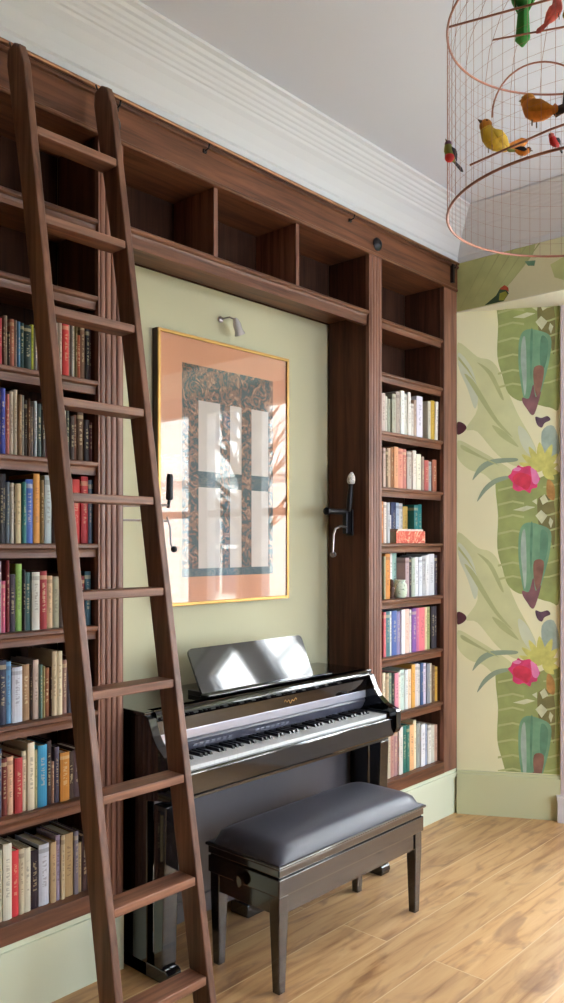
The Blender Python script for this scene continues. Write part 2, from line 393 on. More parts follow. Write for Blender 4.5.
SHAPES = [
 ('pale', [(0.006, 2.617), (0.112, 2.531), (0.174, 2.512), (0.221, 2.462), (0.275, 2.332), (0.328, 2.204), (0.404, 2.059), (0.419, 1.98), (0.328, 1.919), (0.221, 1.984), (0.112, 2.115), (0.05, 2.133), (0.112, 2.243), (0.081, 2.372), (0.006, 2.488)]),
 ('pale', [(0.006, 2.07), (0.097, 2.027), (0.205, 1.961), (0.298, 1.887), (0.221, 1.825), (0.143, 1.882), (0.066, 1.908), (0.006, 1.973)]),
 ('lilac', [(0.010, 2.560), (0.081, 2.469), (0.115, 2.323), (0.097, 2.244), (0.058, 2.357), (0.012, 2.470)]),
 ('lilac', [(0.328, 2.14), (0.374, 2.107), (0.419, 2.011), (0.389, 1.98), (0.343, 2.045)]),
 ('banana', [(0.218, 1.857), (0.374, 1.831), (0.546, 1.883), (0.546, 1.679), (0.546, 1.206), (0.494, 1.18), (0.374, 1.218), (0.328, 1.225), (0.275, 1.269), (0.244, 1.364), (0.218, 1.475), (0.222, 1.65)]),
 ('brownleaf', [(0.434, 1.743), (0.515, 1.726), (0.517, 1.475), (0.494, 1.522), (0.442, 1.57)]),
 ('teal', [(0.335, 1.56), (0.37, 1.61), (0.44, 1.60), (0.50, 1.56), (0.492, 1.44), (0.466, 1.33), (0.435, 1.22), (0.407, 1.141), (0.37, 1.19), (0.345, 1.30), (0.33, 1.43)]),
 ('bluegrey', [(0.348, 1.55), (0.365, 1.57), (0.372, 1.45), (0.372, 1.30), (0.362, 1.25), (0.350, 1.35), (0.342, 1.45)]),
 ('tealdark', [(0.450, 1.57), (0.485, 1.54), (0.478, 1.44), (0.455, 1.38), (0.442, 1.45)]),
 ('tealdark', [(0.395, 1.60), (0.405, 1.60), (0.402, 1.45), (0.396, 1.33), (0.390, 1.45)]),
 ('rust', [(0.412, 1.40), (0.462, 1.40), (0.452, 1.30), (0.430, 1.24), (0.412, 1.30)]),
 ('purple', [(0.408, 1.31), (0.420, 1.24), (0.448, 1.27), (0.432, 1.20), (0.407, 1.141), (0.374, 1.178), (0.352, 1.215), (0.352, 1.24), (0.385, 1.235)]),
 ('bluegrey', [(0.452, 2.105), (0.515, 2.134), (0.546, 2.008), (0.509, 1.946), (0.464, 1.963)]),
 ('yellow', [(0.455, 1.895), (0.426, 1.978), (0.441, 2.049), (0.470, 1.974)]),
 ('yellow', [(0.455, 1.895), (0.400, 1.959), (0.385, 2.027), (0.436, 1.970)]),
 ('yellow', [(0.455, 1.895), (0.464, 1.979), (0.506, 2.036), (0.499, 1.959)]),
 ('yellow', [(0.455, 1.895), (0.384, 1.931), (0.348, 1.985), (0.413, 1.954)]),
 ('yellow', [(0.455, 1.895), (0.382, 1.904), (0.333, 1.939), (0.399, 1.932)]),
 ('yellow', [(0.455, 1.895), (0.486, 1.956), (0.535, 1.984), (0.509, 1.928)]),
 ('yellow', [(0.455, 1.895), (0.394, 1.881), (0.345, 1.899), (0.401, 1.913)]),
 ('yellow', [(0.455, 1.895), (0.495, 1.928), (0.538, 1.929), (0.503, 1.897)]),
 ('yellow', [(0.455, 1.895), (0.505, 1.907), (0.539, 1.880), (0.493, 1.868)]),
 ('yellow', [(0.455, 1.895), (0.502, 1.882), (0.516, 1.844), (0.473, 1.854)]),
 ('orange', [(0.482, 1.845), (0.516, 1.812), (0.517, 1.734), (0.479, 1.758)]),
 ('tendril', [(0.084, 1.847), (0.12, 1.923), (0.19, 1.961), (0.313, 1.966), (0.316, 1.947), (0.198, 1.934), (0.128, 1.891)]),
 ('tendril', [(0.109, 1.728), (0.143, 1.802), (0.205, 1.854), (0.275, 1.869), (0.276, 1.853), (0.213, 1.829), (0.159, 1.786)]),
 ('white', [(0.301, 1.681), (0.374, 1.704), (0.419, 1.696), (0.358, 1.673)]),
 ('white', [(0.419, 1.649), (0.449, 1.68), (0.482, 1.648), (0.452, 1.604)]),
 ('white', [(0.442, 1.743), (0.467, 1.766), (0.487, 1.727), (0.457, 1.708)]),
 ('white', [(0.401, 1.728), (0.427, 1.743), (0.427, 1.709)]),
 ('white', [(0.495, 1.640), (0.512, 1.62), (0.500, 1.58), (0.488, 1.61)]),
 ('pink', [(0.275, 1.864), (0.290, 1.880), (0.300, 1.905), (0.316, 1.908), (0.328, 1.926), (0.350, 1.915), (0.389, 1.922), (0.405, 1.900), (0.425, 1.895), (0.428, 1.872), (0.444, 1.85), (0.430, 1.825), (0.427, 1.803), (0.400, 1.795), (0.390, 1.772), (0.360, 1.790), (0.330, 1.782), (0.300, 1.800), (0.300, 1.830)]),
 ('blush', [(0.395, 1.912), (0.425, 1.890), (0.440, 1.85), (0.426, 1.82), (0.405, 1.83), (0.398, 1.87)]),
 ('blush', [(0.300, 1.900), (0.320, 1.915), (0.345, 1.908), (0.330, 1.893)]),
 ('redcore', [(0.300, 1.860), (0.330, 1.885), (0.365, 1.880), (0.395, 1.860), (0.392, 1.815), (0.372, 1.790), (0.340, 1.810), (0.310, 1.825)]),
 ('paledark', [(0.040, 2.440), (0.090, 2.400), (0.150, 2.300), (0.220, 2.180), (0.300, 2.080), (0.220, 2.150), (0.150, 2.250), (0.090, 2.350)]),
 ('paledark', [(0.190, 2.150), (0.260, 2.110), (0.330, 2.030), (0.300, 2.040), (0.230, 2.090)]),
 ('paledark', [(0.110, 2.500), (0.190, 2.440), (0.250, 2.300), (0.235, 2.300), (0.170, 2.430)]),
 ('paledark', [(0.030, 2.045), (0.120, 1.990), (0.230, 1.925), (0.120, 1.975), (0.030, 2.020)]),
 ('vein', [(0.008, 2.540), (0.060, 2.470), (0.110, 2.380), (0.055, 2.460), (0.008, 2.520)]),
 ('crimson', [(0.0015, 2.17), (0.034, 2.166), (0.053, 2.141), (0.034, 2.114), (0.0015, 2.105)]),
 ('darkflower', [(0.419, 2.188), (0.449, 2.181), (0.482, 2.19), (0.497, 2.169), (0.467, 2.152), (0.452, 2.128), (0.428, 2.145)]),
]
for i_, zz in enumerate((1.80, 1.72, 1.645, 1.56, 1.47, 1.385, 1.31)):
    SHAPES.insert(6, ('vein', [(0.221, zz-.004), (0.30, zz+.014), (0.36, zz+.002), (0.36, zz-.010), (0.30, zz+.003), (0.221, zz-.016)]))
    SHAPES.insert(6, ('vein', [(0.546, zz+.03), (0.49, zz+.012), (0.46, zz+.008), (0.46, zz), (0.49, zz+.002), (0.546, zz+.018)]))

def clip_z(pts, lo, hi):
    for sgn, lim in ((1, lo), (-1, -hi)):
        out = []
        for i in range(len(pts)):
            a, b = pts[i-1], pts[i]
            ia, ib = sgn*a[1] >= lim, sgn*b[1] >= lim
            if ia != ib:
                t = (abs(lim)-a[1])/(b[1]-a[1]); out.append((a[0]+(b[0]-a[0])*t, abs(lim)))
            if ib: out.append(b)
        pts = out
        if len(pts) < 3: return []
    return pts

# canted side of the bay, papered; the printed motif repeats every 1.056 m
ZS = 2.786
nrm = Vector((DIR.y, -DIR.x)); nrm = nrm if nrm.x < 0 else -nrm
def on_cant(s, z, off=0.0):
    q = A0+DIR*s+nrm*off; return (q.x, q.y, z)
bm = bmesh.new()
pl = [A0, A1, A1-nrm*.12, Vector((XE+.14, YF+.02))]
prism(bm, [(v.x, v.y) for v in pl], 'z', 0, ZS)
layer = 0
for key, pts in SHAPES:
    layer += 1
    sm = smooth_loop(pts, 4) if key not in ('vein', 'white') else pts
    sm = [(min(max(a, 0.001), 0.546), b) for a, b in sm]
    for rep in (1.056, 0.0, -1.056):
        pp = clip_z([(a, b+rep) for a, b in sm], 0.245, ZS-.001)
        if len(pp) < 3: continue
        try: f = bm.faces.new([bm.verts.new(on_cant(a, b, 0.0002+0.00002*layer)) for a, b in pp])
        except ValueError: continue
        f.material_index = WK.index(key)
o = struct('wall_bay', bm, [WP[k] for k in WK])

# upper wall above the bay opening, papered, with the bay's flat head as its soffit
bm = bmesh.new()
box(bm, XE, XE+.12, C0.y, YF, ZS, ZC)
UP = [('khaki', [(2.3485, 2.7865), (2.3485, 3.2), (-1.0, 3.2), (-1.0, 2.7865)]),
      ('green', [(2.347, 3.2), (1.80, 3.2), (1.887, 3.054), (1.899, 3.002), (1.952, 2.947), (2.042, 2.866), (2.079, 2.805), (2.104, 2.787), (2.347, 2.787)]),
      ('green', [(1.807, 2.925), (1.75, 2.945), (1.55, 2.99), (1.40, 2.88), (1.55, 2.80), (1.70, 2.814), (1.784, 2.855)]),
      ('teal', [(1.946, 2.974), (1.887, 2.966), (1.893, 2.939), (1.928, 2.947)]),
      ('bird_green', [(2.179, 2.789), (2.11, 2.829), (2.089, 2.859), (2.054, 2.857), (2.036, 2.825), (2.067, 2.789), (2.116, 2.79)]),
      ('bird_yellow', [(2.089, 2.836), (2.054, 2.84), (2.042, 2.821), (2.067, 2.794), (2.094, 2.799)]),
      ('bird_red', [(2.089, 2.862), (2.061, 2.875), (2.039, 2.856), (2.036, 2.833), (2.054, 2.848), (2.082, 2.855)])]
for k in range(5):
    yy = 2.33-0.075*k
    UP.insert(2, ('vein', [(yy, 2.80+.02*k), (yy-.004, 2.80+.02*k), (yy-.16, 3.05), (yy-.17, 3.05)]))
for i, (key, pts) in enumerate(UP):
    f = bm.faces.new([bm.verts.new((XE-0.0003-0.00006*i, a, b)) for a, b in pts]); f.material_index = WK.index(key)
struct('wall_right_upper', bm, [WP[k] for k in WK])
bm = bmesh.new()
prism(bm, [(XE+.12, YF), (XE+.12, C0.y), (XB+.12, YB0), (XB+.12, YB1)], 'z', ZS, ZS+.1)
box(bm, XE+.0005, XE+.1199, C0.y, YF, ZS-.004, ZS-.0005)
struct('ceiling_bay', bm, mottled('bay_head_paint', (226, 224, 204), .6, amount=.02, scale=3))

# bay window wall: low panelled wall, posts and sashes
ZSILL, ZHEAD = 0.80, 2.70
def plan_wall(name, p, q, z0, z1, t=0.10, mat=None):
    d = (q-p).normalized(); n2 = Vector((-d.y, d.x)); 
    if n2.x < 0: n2 = -n2
    bm = bmesh.new(); prism(bm, [(v.x, v.y) for v in (p, q, q+n2*t, p+n2*t)], 'z', z0, z1); return struct(name, bm, mat or WHITE)
plan_wall('wall_bay_low', A1+DIR*.04, A2, 0, ZSILL); plan_wall('wall_bay_head', A1+DIR*.04, A2, ZHEAD, ZS)
plan_wall('wall_bay_front_low', Vector((XB, YB1)), Vector((XB, YB0)), 0, ZSILL); plan_wall('wall_bay_front_head', Vector((XB, YB1)), Vector((XB, YB0)), ZHEAD, ZS)
plan_wall('wall_bay_side_low', Vector((XB, YB0)), C0, 0, ZSILL); plan_wall('wall_bay_side_head', Vector((XB, YB0)), C0, ZHEAD, ZS)
sash_window(1, (A1+DIR*.08, A2-DIR*.03), ZSILL, ZHEAD, mull=0)
sash_window(2, ((XB+.05, YB1-.02), (XB+.05, .42+.10)), ZSILL, ZHEAD, mull=0)
sash_window(3, ((XB+.05, .40), (XB+.05, -.13)), ZSILL, ZHEAD, mull=0)
sash_window(4, ((XB+.05, -.25), (XB+.05, YB0+.02)), ZSILL, ZHEAD, mull=0)
sash_window(5, (Vector((XB+.02, YB0-.05)), C0+Vector((.05, .05))), ZSILL, ZHEAD, mull=1)
for k, (a, b_) in enumerate(((.40, .52), (-.25, -.13))):
    struct('trim_%d' % (k+1), B((XB, XB+.10, a, b_, ZSILL, ZHEAD)), WHITE)
# architrave where the papered side meets the first window, with its plinth block
bm = bmesh.new()
pp = [on_cant(.548, 0), on_cant(.63, 0), on_cant(.63, 0, .035), on_cant(.58, 0, .028), on_cant(.548, 0, .022)]
prism(bm, [(v[0], v[1]) for v in pp], 'z', 0.13, ZS-.005)
struct('trim_3', bm, mottled('architrave_paint', (206, 192, 196), 0.5, amount=.02, scale=3))
bm = bmesh.new()
pp = [on_cant(.530, 0, .001), on_cant(.68, 0, .001), on_cant(.68, 0, .06), on_cant(.530, 0, .055)]
prism(bm, [(v[0], v[1]) for v in pp], 'z', 0, 0.115)
pp = [on_cant(.526, 0, .001), on_cant(.68, 0, .001), on_cant(.68, 0, .066), on_cant(.526, 0, .061)]
prism(bm, [(v[0], v[1]) for v in pp], 'z', 0.115, 0.14)
struct('trim_4', bm, mottled('plinth_block_paint', (214, 206, 206), 0.5, amount=.02, scale=3))
# skirting of the papered side: flat board with moulded top
bm = bmesh.new()
for off, z0, z1 in ((.018, 0, .205), (.024, .205, .225), (.014, .225, .240)):
    pp = [on_cant(.0, 0, .0002), on_cant(.548, 0, .0002), on_cant(.548, 0, off), on_cant(.0, 0, off)]
    prism(bm, [(v[0], v[1]) for v in pp], 'z', z0, z1)
struct('baseboard_bay', bm, mottled('bay_skirting_paint', (196, 196, 156), .5, amount=.02, scale=3))
struct('baseboard_right', B((XE-.02, XE, -2.7, C0.y, 0, .24)), SAGE_TRIM)

# unseen rear wall; its tall window is added to light the bookcase front
struct('wall_rear', B((-2.3, 2.2, -2.82, -2.7, 0, ZC), (3.5, XE+.12, -2.82, -2.7, 0, ZC), (2.2, 3.5, -2.82, -2.7, 0, .5), (2.2, 3.5, -2.82, -2.7, 2.7, ZC)), CREAM_WALL)
sash_window(6, ((2.2, -2.76), (3.5, -2.76)), .5, 2.7, mull=1)

# plaster coving, mitred in the corner
prof = [(0, 0), (0.010, 0), (0.010, 0.030), (0.018, 0.036), (0.030, 0.062), (0.048, 0.092), (0.072, 0.120), (0.088, 0.134), (0.093, 0.144), (0.100, 0.147), (0.106, 0.156),
        (0.114, 0.161), (0.121, 0.171), (0.129, 0.175), (0.135, 0.184), (0.143, 0.189), (0.150, 0.200), (0.160, 0.205), (0.168, 0.216), (0.184, 0.222), (0.184, 0.233), (0, 0.233)]
bm = bmesh.new()
loft(bm, [[(-2.3, YF-a, ZT+h) for a, h in prof], [(XE-a, YF-a, ZT+h) for a, h in prof]])
struct('trim_5', bm, COVE)
bm = bmesh.new()
loft(bm, [[(XE-a, YF-a, ZT+h) for a, h in prof], [(XE-a, -2.7, ZT+h) for a, h in prof]])
struct('trim_6', bm, COVE)

# painted plinth under the bookcases
def plinth(bm, x0, x1, y0=YF+.008):
    box(bm, x0, x1, y0, YN, 0, .205); box(bm, x0-.0, x1, y0-.014, YN, .205, .228); box(bm, x0, x1, y0-.004, YN, .228, .246)
bm = bmesh.new(); plinth(bm, .95, 1.765); struct('baseboard_left', bm, SAGE_TRIM)
bm = bmesh.new(); plinth(bm, 3.213, XE-.001); struct('baseboard_left_bay', bm, SAGE_TRIM)
struct('baseboard_alcove', B((1.765, 3.213, YN-.018, YN, 0, .19), (1.765, 3.213, YN-.024, YN, .19, .21)), SAGE_TRIM)

# ------------------------------------------------------------------ the fitted bookcase
ZB = .248
bc = thing('fitted_bookcase', 'dark walnut wall-to-wall bookcase framing the piano alcove, fluted pilasters and high cubbyholes', 'bookcase', (2.49, YF, ZB))
XL = 1.05
T = .02
def part(name, boxes, mat, bevel=.0015, parent=bc): return obj(name, B(*boxes), mat, parent, bevel=bevel)
def pilaster(x0, x1, z0, z1):
    """fluted upright: outline in plan with four reeds"""
    n = 4; w = (x1-x0-.012)/n; pts = [(x0, YF+.026), (x0, YF+.004)]
    x = x0+.006; pts.append((x, YF+.004))
    for k in range(n):
        for j in range(0, 7):
            a = PI*j/6; pts.append((x+w*.05+(w*.90)*(1-math.cos(a))/2, YF+.004-.005*math.sin(a)))
        x += w
        if k < n-1: pts += [(x-w*.045, YF+.009), (x+w*.045, YF+.009)]
    pts += [(x1-.006, YF+.004), (x1, YF+.004), (x1, YF+.026)]
    bm = bmesh.new(); prism(bm, pts, 'z', z0, z1)
    return obj('pilaster', bm, WZ, bc)
pilaster(1.655, 1.759, ZB, 2.896); pilaster(3.217, 3.321, ZB, 2.896)
part('pilaster', [(.945, 1.05, YF, YF+.026, ZB, 2.896)], WZ)
part('end_stile', [(3.896, XE-.001, YF, YF+.026, ZB, 2.896)], WZ, .003)
# uprights and backs
for x0, x1 in ((.945, .965), (1.655, 1.675), (1.739, 1.759), (3.217, 3.237), (3.301, 3.321), (3.896, 3.916)):
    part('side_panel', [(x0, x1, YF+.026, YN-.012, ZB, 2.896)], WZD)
for x0, x1 in ((.965, 1.655), (3.321, 3.896)):
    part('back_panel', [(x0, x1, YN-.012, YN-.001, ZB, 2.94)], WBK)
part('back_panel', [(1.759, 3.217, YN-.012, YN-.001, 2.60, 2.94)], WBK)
part('top_panel', [(.945, XE-.001, YF+.03, YN-.012, 2.896, 2.914)], WX)
# frieze with small mouldings
bm = B((.945, XE-.001, YF-.004, YF+.030, 2.896, 3.028))
prism(bm, [(YF-.004, 3.020), (YF-.012, 3.024), (YF-.014, 3.034), (YF-.006, 3.040), (YF-.006, 3.051), (YF+.030, 3.051), (YF+.030, 3.020)], 'x', .945, XE-.001)
prism(bm, [(YF-.004, 2.896), (YF-.008, 2.900), (YF-.008, 2.908), (YF-.004, 2.912)], 'x', .945, XE-.001)
obj('frieze', bm, WX, bc)
# shelves with a stepped moulded nose
def shelf(x0, x1, ztop, name='shelf', back=YN-.012, front=YF+.006, th=.046):
    pr = [(back, ztop-.022), (back, ztop), (front+.004, ztop), (front, ztop-.004), (front, ztop-.014), (front+.004, ztop-.018), (front+.010, ztop-.020), (front+.012, ztop-.030),
          (front+.012, ztop-th), (front+.032, ztop-th), (front+.032, ztop-.022)]
    bm = bmesh.new(); prism(bm, pr, 'x', x0, x1)
    return obj(name, bm, WX, bc)
SH = [2.610, 2.346, 2.056, 1.778, 1.498, 1.217, .927, .637]
for z in SH:
    shelf(.965, 1.655, z); shelf(3.321, 3.896, z)
for x0, x1 in ((.965, 1.655), (3.321, 3.896)):
    part('bottom_board', [(x0, x1, YF-.003, YN-.012, ZB, .310)], WX, .002)
part('bottom_board', [(.945, .965, YF-.003, YF+.03, ZB, .31)], WX)
shelf(1.759, 3.217, 2.626, 'over_shelf', th=.070)
for x in (2.212, 2.700):
    part('divider', [(x-.011, x+.011, YF+.012, YN-.012, 2.626, 2.896)], WZ)
for x in (1.707, 3.269):     # small round rosettes at the pilaster heads
    bm = bmesh.new(); lathe(bm, [(.032, 0), (.032, .006), (.024, .012), (.016, .020), (.004, .022)], (x, YF-.004, 2.955), (0, -1, 0)); obj('rosette', bm, IRON, bc, smooth=True)
bm = B((3.955, 3.975, YF-.022, YF-.003, 2.93, 3.03)); obj('corner_bracket', bm, IRON, bc, bevel=.002)

# brass ladder rail along the frieze
rail = thing('ladder_rail', 'long thin brass rail along the top edge of the bookcase frieze', 'rail', (2.4, YF-.03, 3.03))
bm = bmesh.new(); vtube(bm, [(.95, YF-.034, 3.034), (3.99, YF-.034, 3.034)], .0075, 12); obj('rod', bm, BRASS, rail, smooth=True)
for x in (1.15, 1.72, 2.135, 3.05, 3.97):
    bm = bmesh.new(); box(bm, x-.008, x+.008, YF-.012, YF-.004, 3.000, 3.014); vtube(bm, [(x, YF-.012, 3.008), (x, YF-.030, 3.012), (x, YF-.034, 3.027)], .0035, 8)
    obj('bracket', bm, IRON, rail)

# ------------------------------------------------------------------ ladder
LK = .975
def lz(z): return 1.5+(z-1.5)*LK
LZ = [lz(z) for z in (2.770, 2.487, 2.203, 1.927, 1.645, 1.362, 1.083, .800, .503, .223)]
def lad_y(z): return LK*(2.262-.172*(3-(1.5+(z-1.5)/LK)))      # front face of the stiles
lad = thing('library_ladder', 'tall walnut library ladder leaning against the left bookcase', 'ladder', (1.46, 1.75, 0))
SD = .080
XA, XBL = 1.316*LK, 1.638*LK
for x0 in (XA, XBL):
    pts = [(lad_y(0), 0), (lad_y(0)+SD, 0), (lad_y(lz(2.6))+SD, lz(2.6)), (lad_y(lz(2.99))+SD+.014, lz(2.99)), (lad_y(lz(3.03))+SD+.004, lz(3.035)), (lad_y(lz(3.03))+.045, lz(3.046)), (lad_y(lz(3.0))+.022, lz(3.030)), (lad_y(lz(2.97)), lz(2.965))]
    bm = bmesh.new(); prism(bm, pts, 'x', x0, x0+.0255); obj('stile', bm, LADW, lad, bevel=.004)
for z in LZ:
    y = lad_y(z)
    obj('tread', B((XA+.0253, XBL+.0002, y+.004, y+.078, z-.025, z)), LADX, lad, bevel=.003)
for x in (XA+.013, XBL+.013):
    yt = lad_y(lz(3.0))
    bm = bmesh.new(); vtube(bm, [(x, yt+.05, 2.97), (x, yt+.07, 2.992), (x, YF-.055, 3.012), (x, YF-.046, 3.030)], .003, 8); obj('rail_hook', bm, IRON, lad, smooth=True)

# ------------------------------------------------------------------ books
LEFT_ROWS=[
(2.055,[(1.305, 1.316, 0.149, 200, 60, 70), (1.316, 1.326, 0.157, 90, 45, 25), (1.326, 1.337, 0.162, 140, 115, 90), (1.337, 1.345, 0.113, 60, 50, 45), (1.345, 1.361, 0.155, 165, 90, 65), (1.361, 1.369, 0.154, 155, 135, 125), (1.369, 1.380, 0.151, 70, 115, 150), (1.380, 1.394, 0.150, 25, 60, 55), (1.394, 1.420, 0.146, 20, 40, 28), (1.420, 1.431, 0.152, 180, 180, 45), (1.431, 1.443, 0.143, 120, 115, 110), (1.443, 1.462, 0.152, 100, 60, 45), (1.462, 1.485, 0.165, 60, 70, 90), (1.485, 1.503, 0.166, 130, 90, 70), (1.503, 1.521, 0.175, 160, 140, 125), (1.521, 1.534, 0.178, 195, 175, 155), (1.534, 1.558, 0.183, 215, 45, 42), (1.558, 1.566, 0.179, 180, 160, 140), (1.566, 1.576, 0.187, 150, 145, 140), (1.576, 1.585, 0.186, 210, 195, 165), (1.585, 1.594, 0.194, 110, 90, 50), (1.594, 1.608, 0.151, 160, 65, 28), (1.608, 1.626, 0.199, 125, 88, 62), (1.626, 1.643, 0.181, 35, 25, 25), (1.643, 1.662, 0.179, 70, 25, 25)]),
(1.775,[(1.305, 1.310, 0.213, 120, 80, 60), (1.310, 1.329, 0.209, 45, 55, 150), (1.329, 1.343, 0.192, 165, 75, 65), (1.343, 1.357, 0.202, 180, 160, 140), (1.357, 1.371, 0.209, 190, 172, 145), (1.371, 1.385, 0.195, 135, 98, 62), (1.385, 1.396, 0.196, 125, 120, 110), (1.396, 1.407, 0.181, 60, 45, 35), (1.407, 1.416, 0.188, 105, 62, 35), (1.416, 1.427, 0.163, 115, 98, 88), (1.427, 1.438, 0.182, 175, 180, 185), (1.438, 1.455, 0.175, 48, 62, 56), (1.455, 1.469, 0.183, 62, 52, 46), (1.469, 1.488, 0.196, 110, 40, 35), (1.488, 1.509, 0.190, 50, 60, 80), (1.509, 1.532, 0.184, 90, 70, 50), (1.532, 1.547, 0.178, 190, 190, 180), (1.547, 1.562, 0.176, 66, 68, 56), (1.562, 1.580, 0.149, 62, 42, 32), (1.580, 1.594, 0.156, 110, 58, 32), (1.594, 1.618, 0.168, 90, 58, 32), (1.618, 1.640, 0.143, 38, 22, 22), (1.640, 1.658, 0.136, 85, 25, 25)]),
(1.495,[(1.305, 1.320, 0.216, 30, 20, 26), (1.320, 1.332, 0.220, 52, 52, 62), (1.332, 1.345, 0.195, 108, 118, 130), (1.345, 1.357, 0.193, 195, 185, 170), (1.357, 1.366, 0.186, 90, 70, 45), (1.366, 1.386, 0.192, 215, 188, 140), (1.386, 1.401, 0.198, 42, 118, 110), (1.401, 1.429, 0.208, 52, 85, 168), (1.429, 1.453, 0.227, 205, 130, 40), (1.453, 1.469, 0.208, 115, 82, 25), (1.469, 1.495, 0.224, 180, 195, 200), (1.495, 1.515, 0.210, 70, 45, 40), (1.515, 1.535, 0.217, 150, 130, 100), (1.535, 1.559, 0.207, 40, 60, 70), (1.559, 1.575, 0.220, 100, 70, 60), (1.575, 1.608, 0.218, 200, 40, 35), (1.608, 1.636, 0.229, 180, 34, 40), (1.636, 1.651, 0.218, 82, 102, 125), (1.651, 1.669, 0.219, 34, 66, 90)]),
(1.216,[(1.305, 1.316, 0.224, 175, 160, 160), (1.316, 1.331, 0.163, 215, 90, 125), (1.331, 1.343, 0.227, 120, 22, 28), (1.343, 1.366, 0.183, 45, 25, 42), (1.366, 1.388, 0.215, 130, 170, 70), (1.388, 1.399, 0.197, 40, 30, 30), (1.399, 1.420, 0.188, 50, 88, 86), (1.420, 1.449, 0.188, 185, 180, 168), (1.449, 1.475, 0.190, 160, 34, 40), (1.478, 1.500, 0.174, 198, 160, 118), (1.500, 1.525, 0.171, 145, 140, 112), (1.525, 1.545, 0.179, 90, 70, 60), (1.545, 1.569, 0.187, 60, 30, 30), (1.569, 1.590, 0.178, 120, 100, 80), (1.590, 1.608, 0.183, 80, 55, 40), (1.608, 1.626, 0.168, 110, 20, 25), (1.626, 1.651, 0.185, 45, 88, 100)]),
(0.93,[(1.305, 1.332, 0.203, 42, 48, 72), (1.332, 1.351, 0.196, 90, 145, 190), (1.351, 1.388, 0.176, 188, 188, 198), (1.388, 1.416, 0.181, 148, 108, 70), (1.416, 1.426, 0.176, 60, 35, 25), (1.426, 1.447, 0.192, 198, 172, 156), (1.447, 1.458, 0.176, 100, 130, 122), (1.458, 1.469, 0.169, 148, 136, 80), (1.469, 1.488, 0.161, 135, 72, 34), (1.488, 1.496, 0.163, 70, 40, 28), (1.496, 1.515, 0.214, 190, 168, 132), (1.515, 1.536, 0.212, 208, 190, 152), (1.536, 1.555, 0.180, 145, 102, 88), (1.555, 1.576, 0.178, 70, 60, 70), (1.576, 1.601, 0.188, 95, 45, 35), (1.601, 1.626, 0.173, 60, 45, 40), (1.626, 1.647, 0.165, 45, 25, 28)]),
(0.645,[(1.305, 1.316, 0.216, 90, 102, 125), (1.318, 1.338, 0.182, 120, 40, 30), (1.338, 1.359, 0.184, 222, 165, 128), (1.360, 1.388, 0.176, 180, 42, 44), (1.388, 1.405, 0.192, 218, 202, 166), (1.405, 1.430, 0.217, 230, 214, 182), (1.430, 1.442, 0.190, 175, 168, 120), (1.442, 1.476, 0.201, 45, 145, 190), (1.476, 1.495, 0.210, 62, 42, 42), (1.495, 1.507, 0.137, 160, 115, 92), (1.507, 1.525, 0.184, 75, 66, 84), (1.525, 1.561, 0.162, 195, 120, 32), (1.561, 1.583, 0.159, 70, 45, 35), (1.583, 1.611, 0.164, 90, 60, 60), (1.611, 1.640, 0.152, 60, 60, 50)]),
(0.31,[(1.305, 1.316, 0.227, 208, 198, 162), (1.318, 1.349, 0.240, 218, 208, 184), (1.349, 1.375, 0.210, 222, 50, 56), (1.375, 1.394, 0.209, 202, 186, 152), (1.394, 1.418, 0.206, 218, 208, 184), (1.418, 1.450, 0.190, 48, 30, 40), (1.450, 1.489, 0.200, 208, 208, 220), (1.489, 1.511, 0.200, 195, 162, 116), (1.511, 1.528, 0.216, 152, 132, 154), (1.528, 1.543, 0.213, 198, 172, 132), (1.543, 1.580, 0.211, 180, 142, 90), (1.580, 1.597, 0.213, 132, 117, 128), (1.597, 1.613, 0.169, 184, 152, 102), (1.613, 1.636, 0.188, 70, 40, 35), (1.636, 1.662, 0.188, 110, 90, 60)]),
]
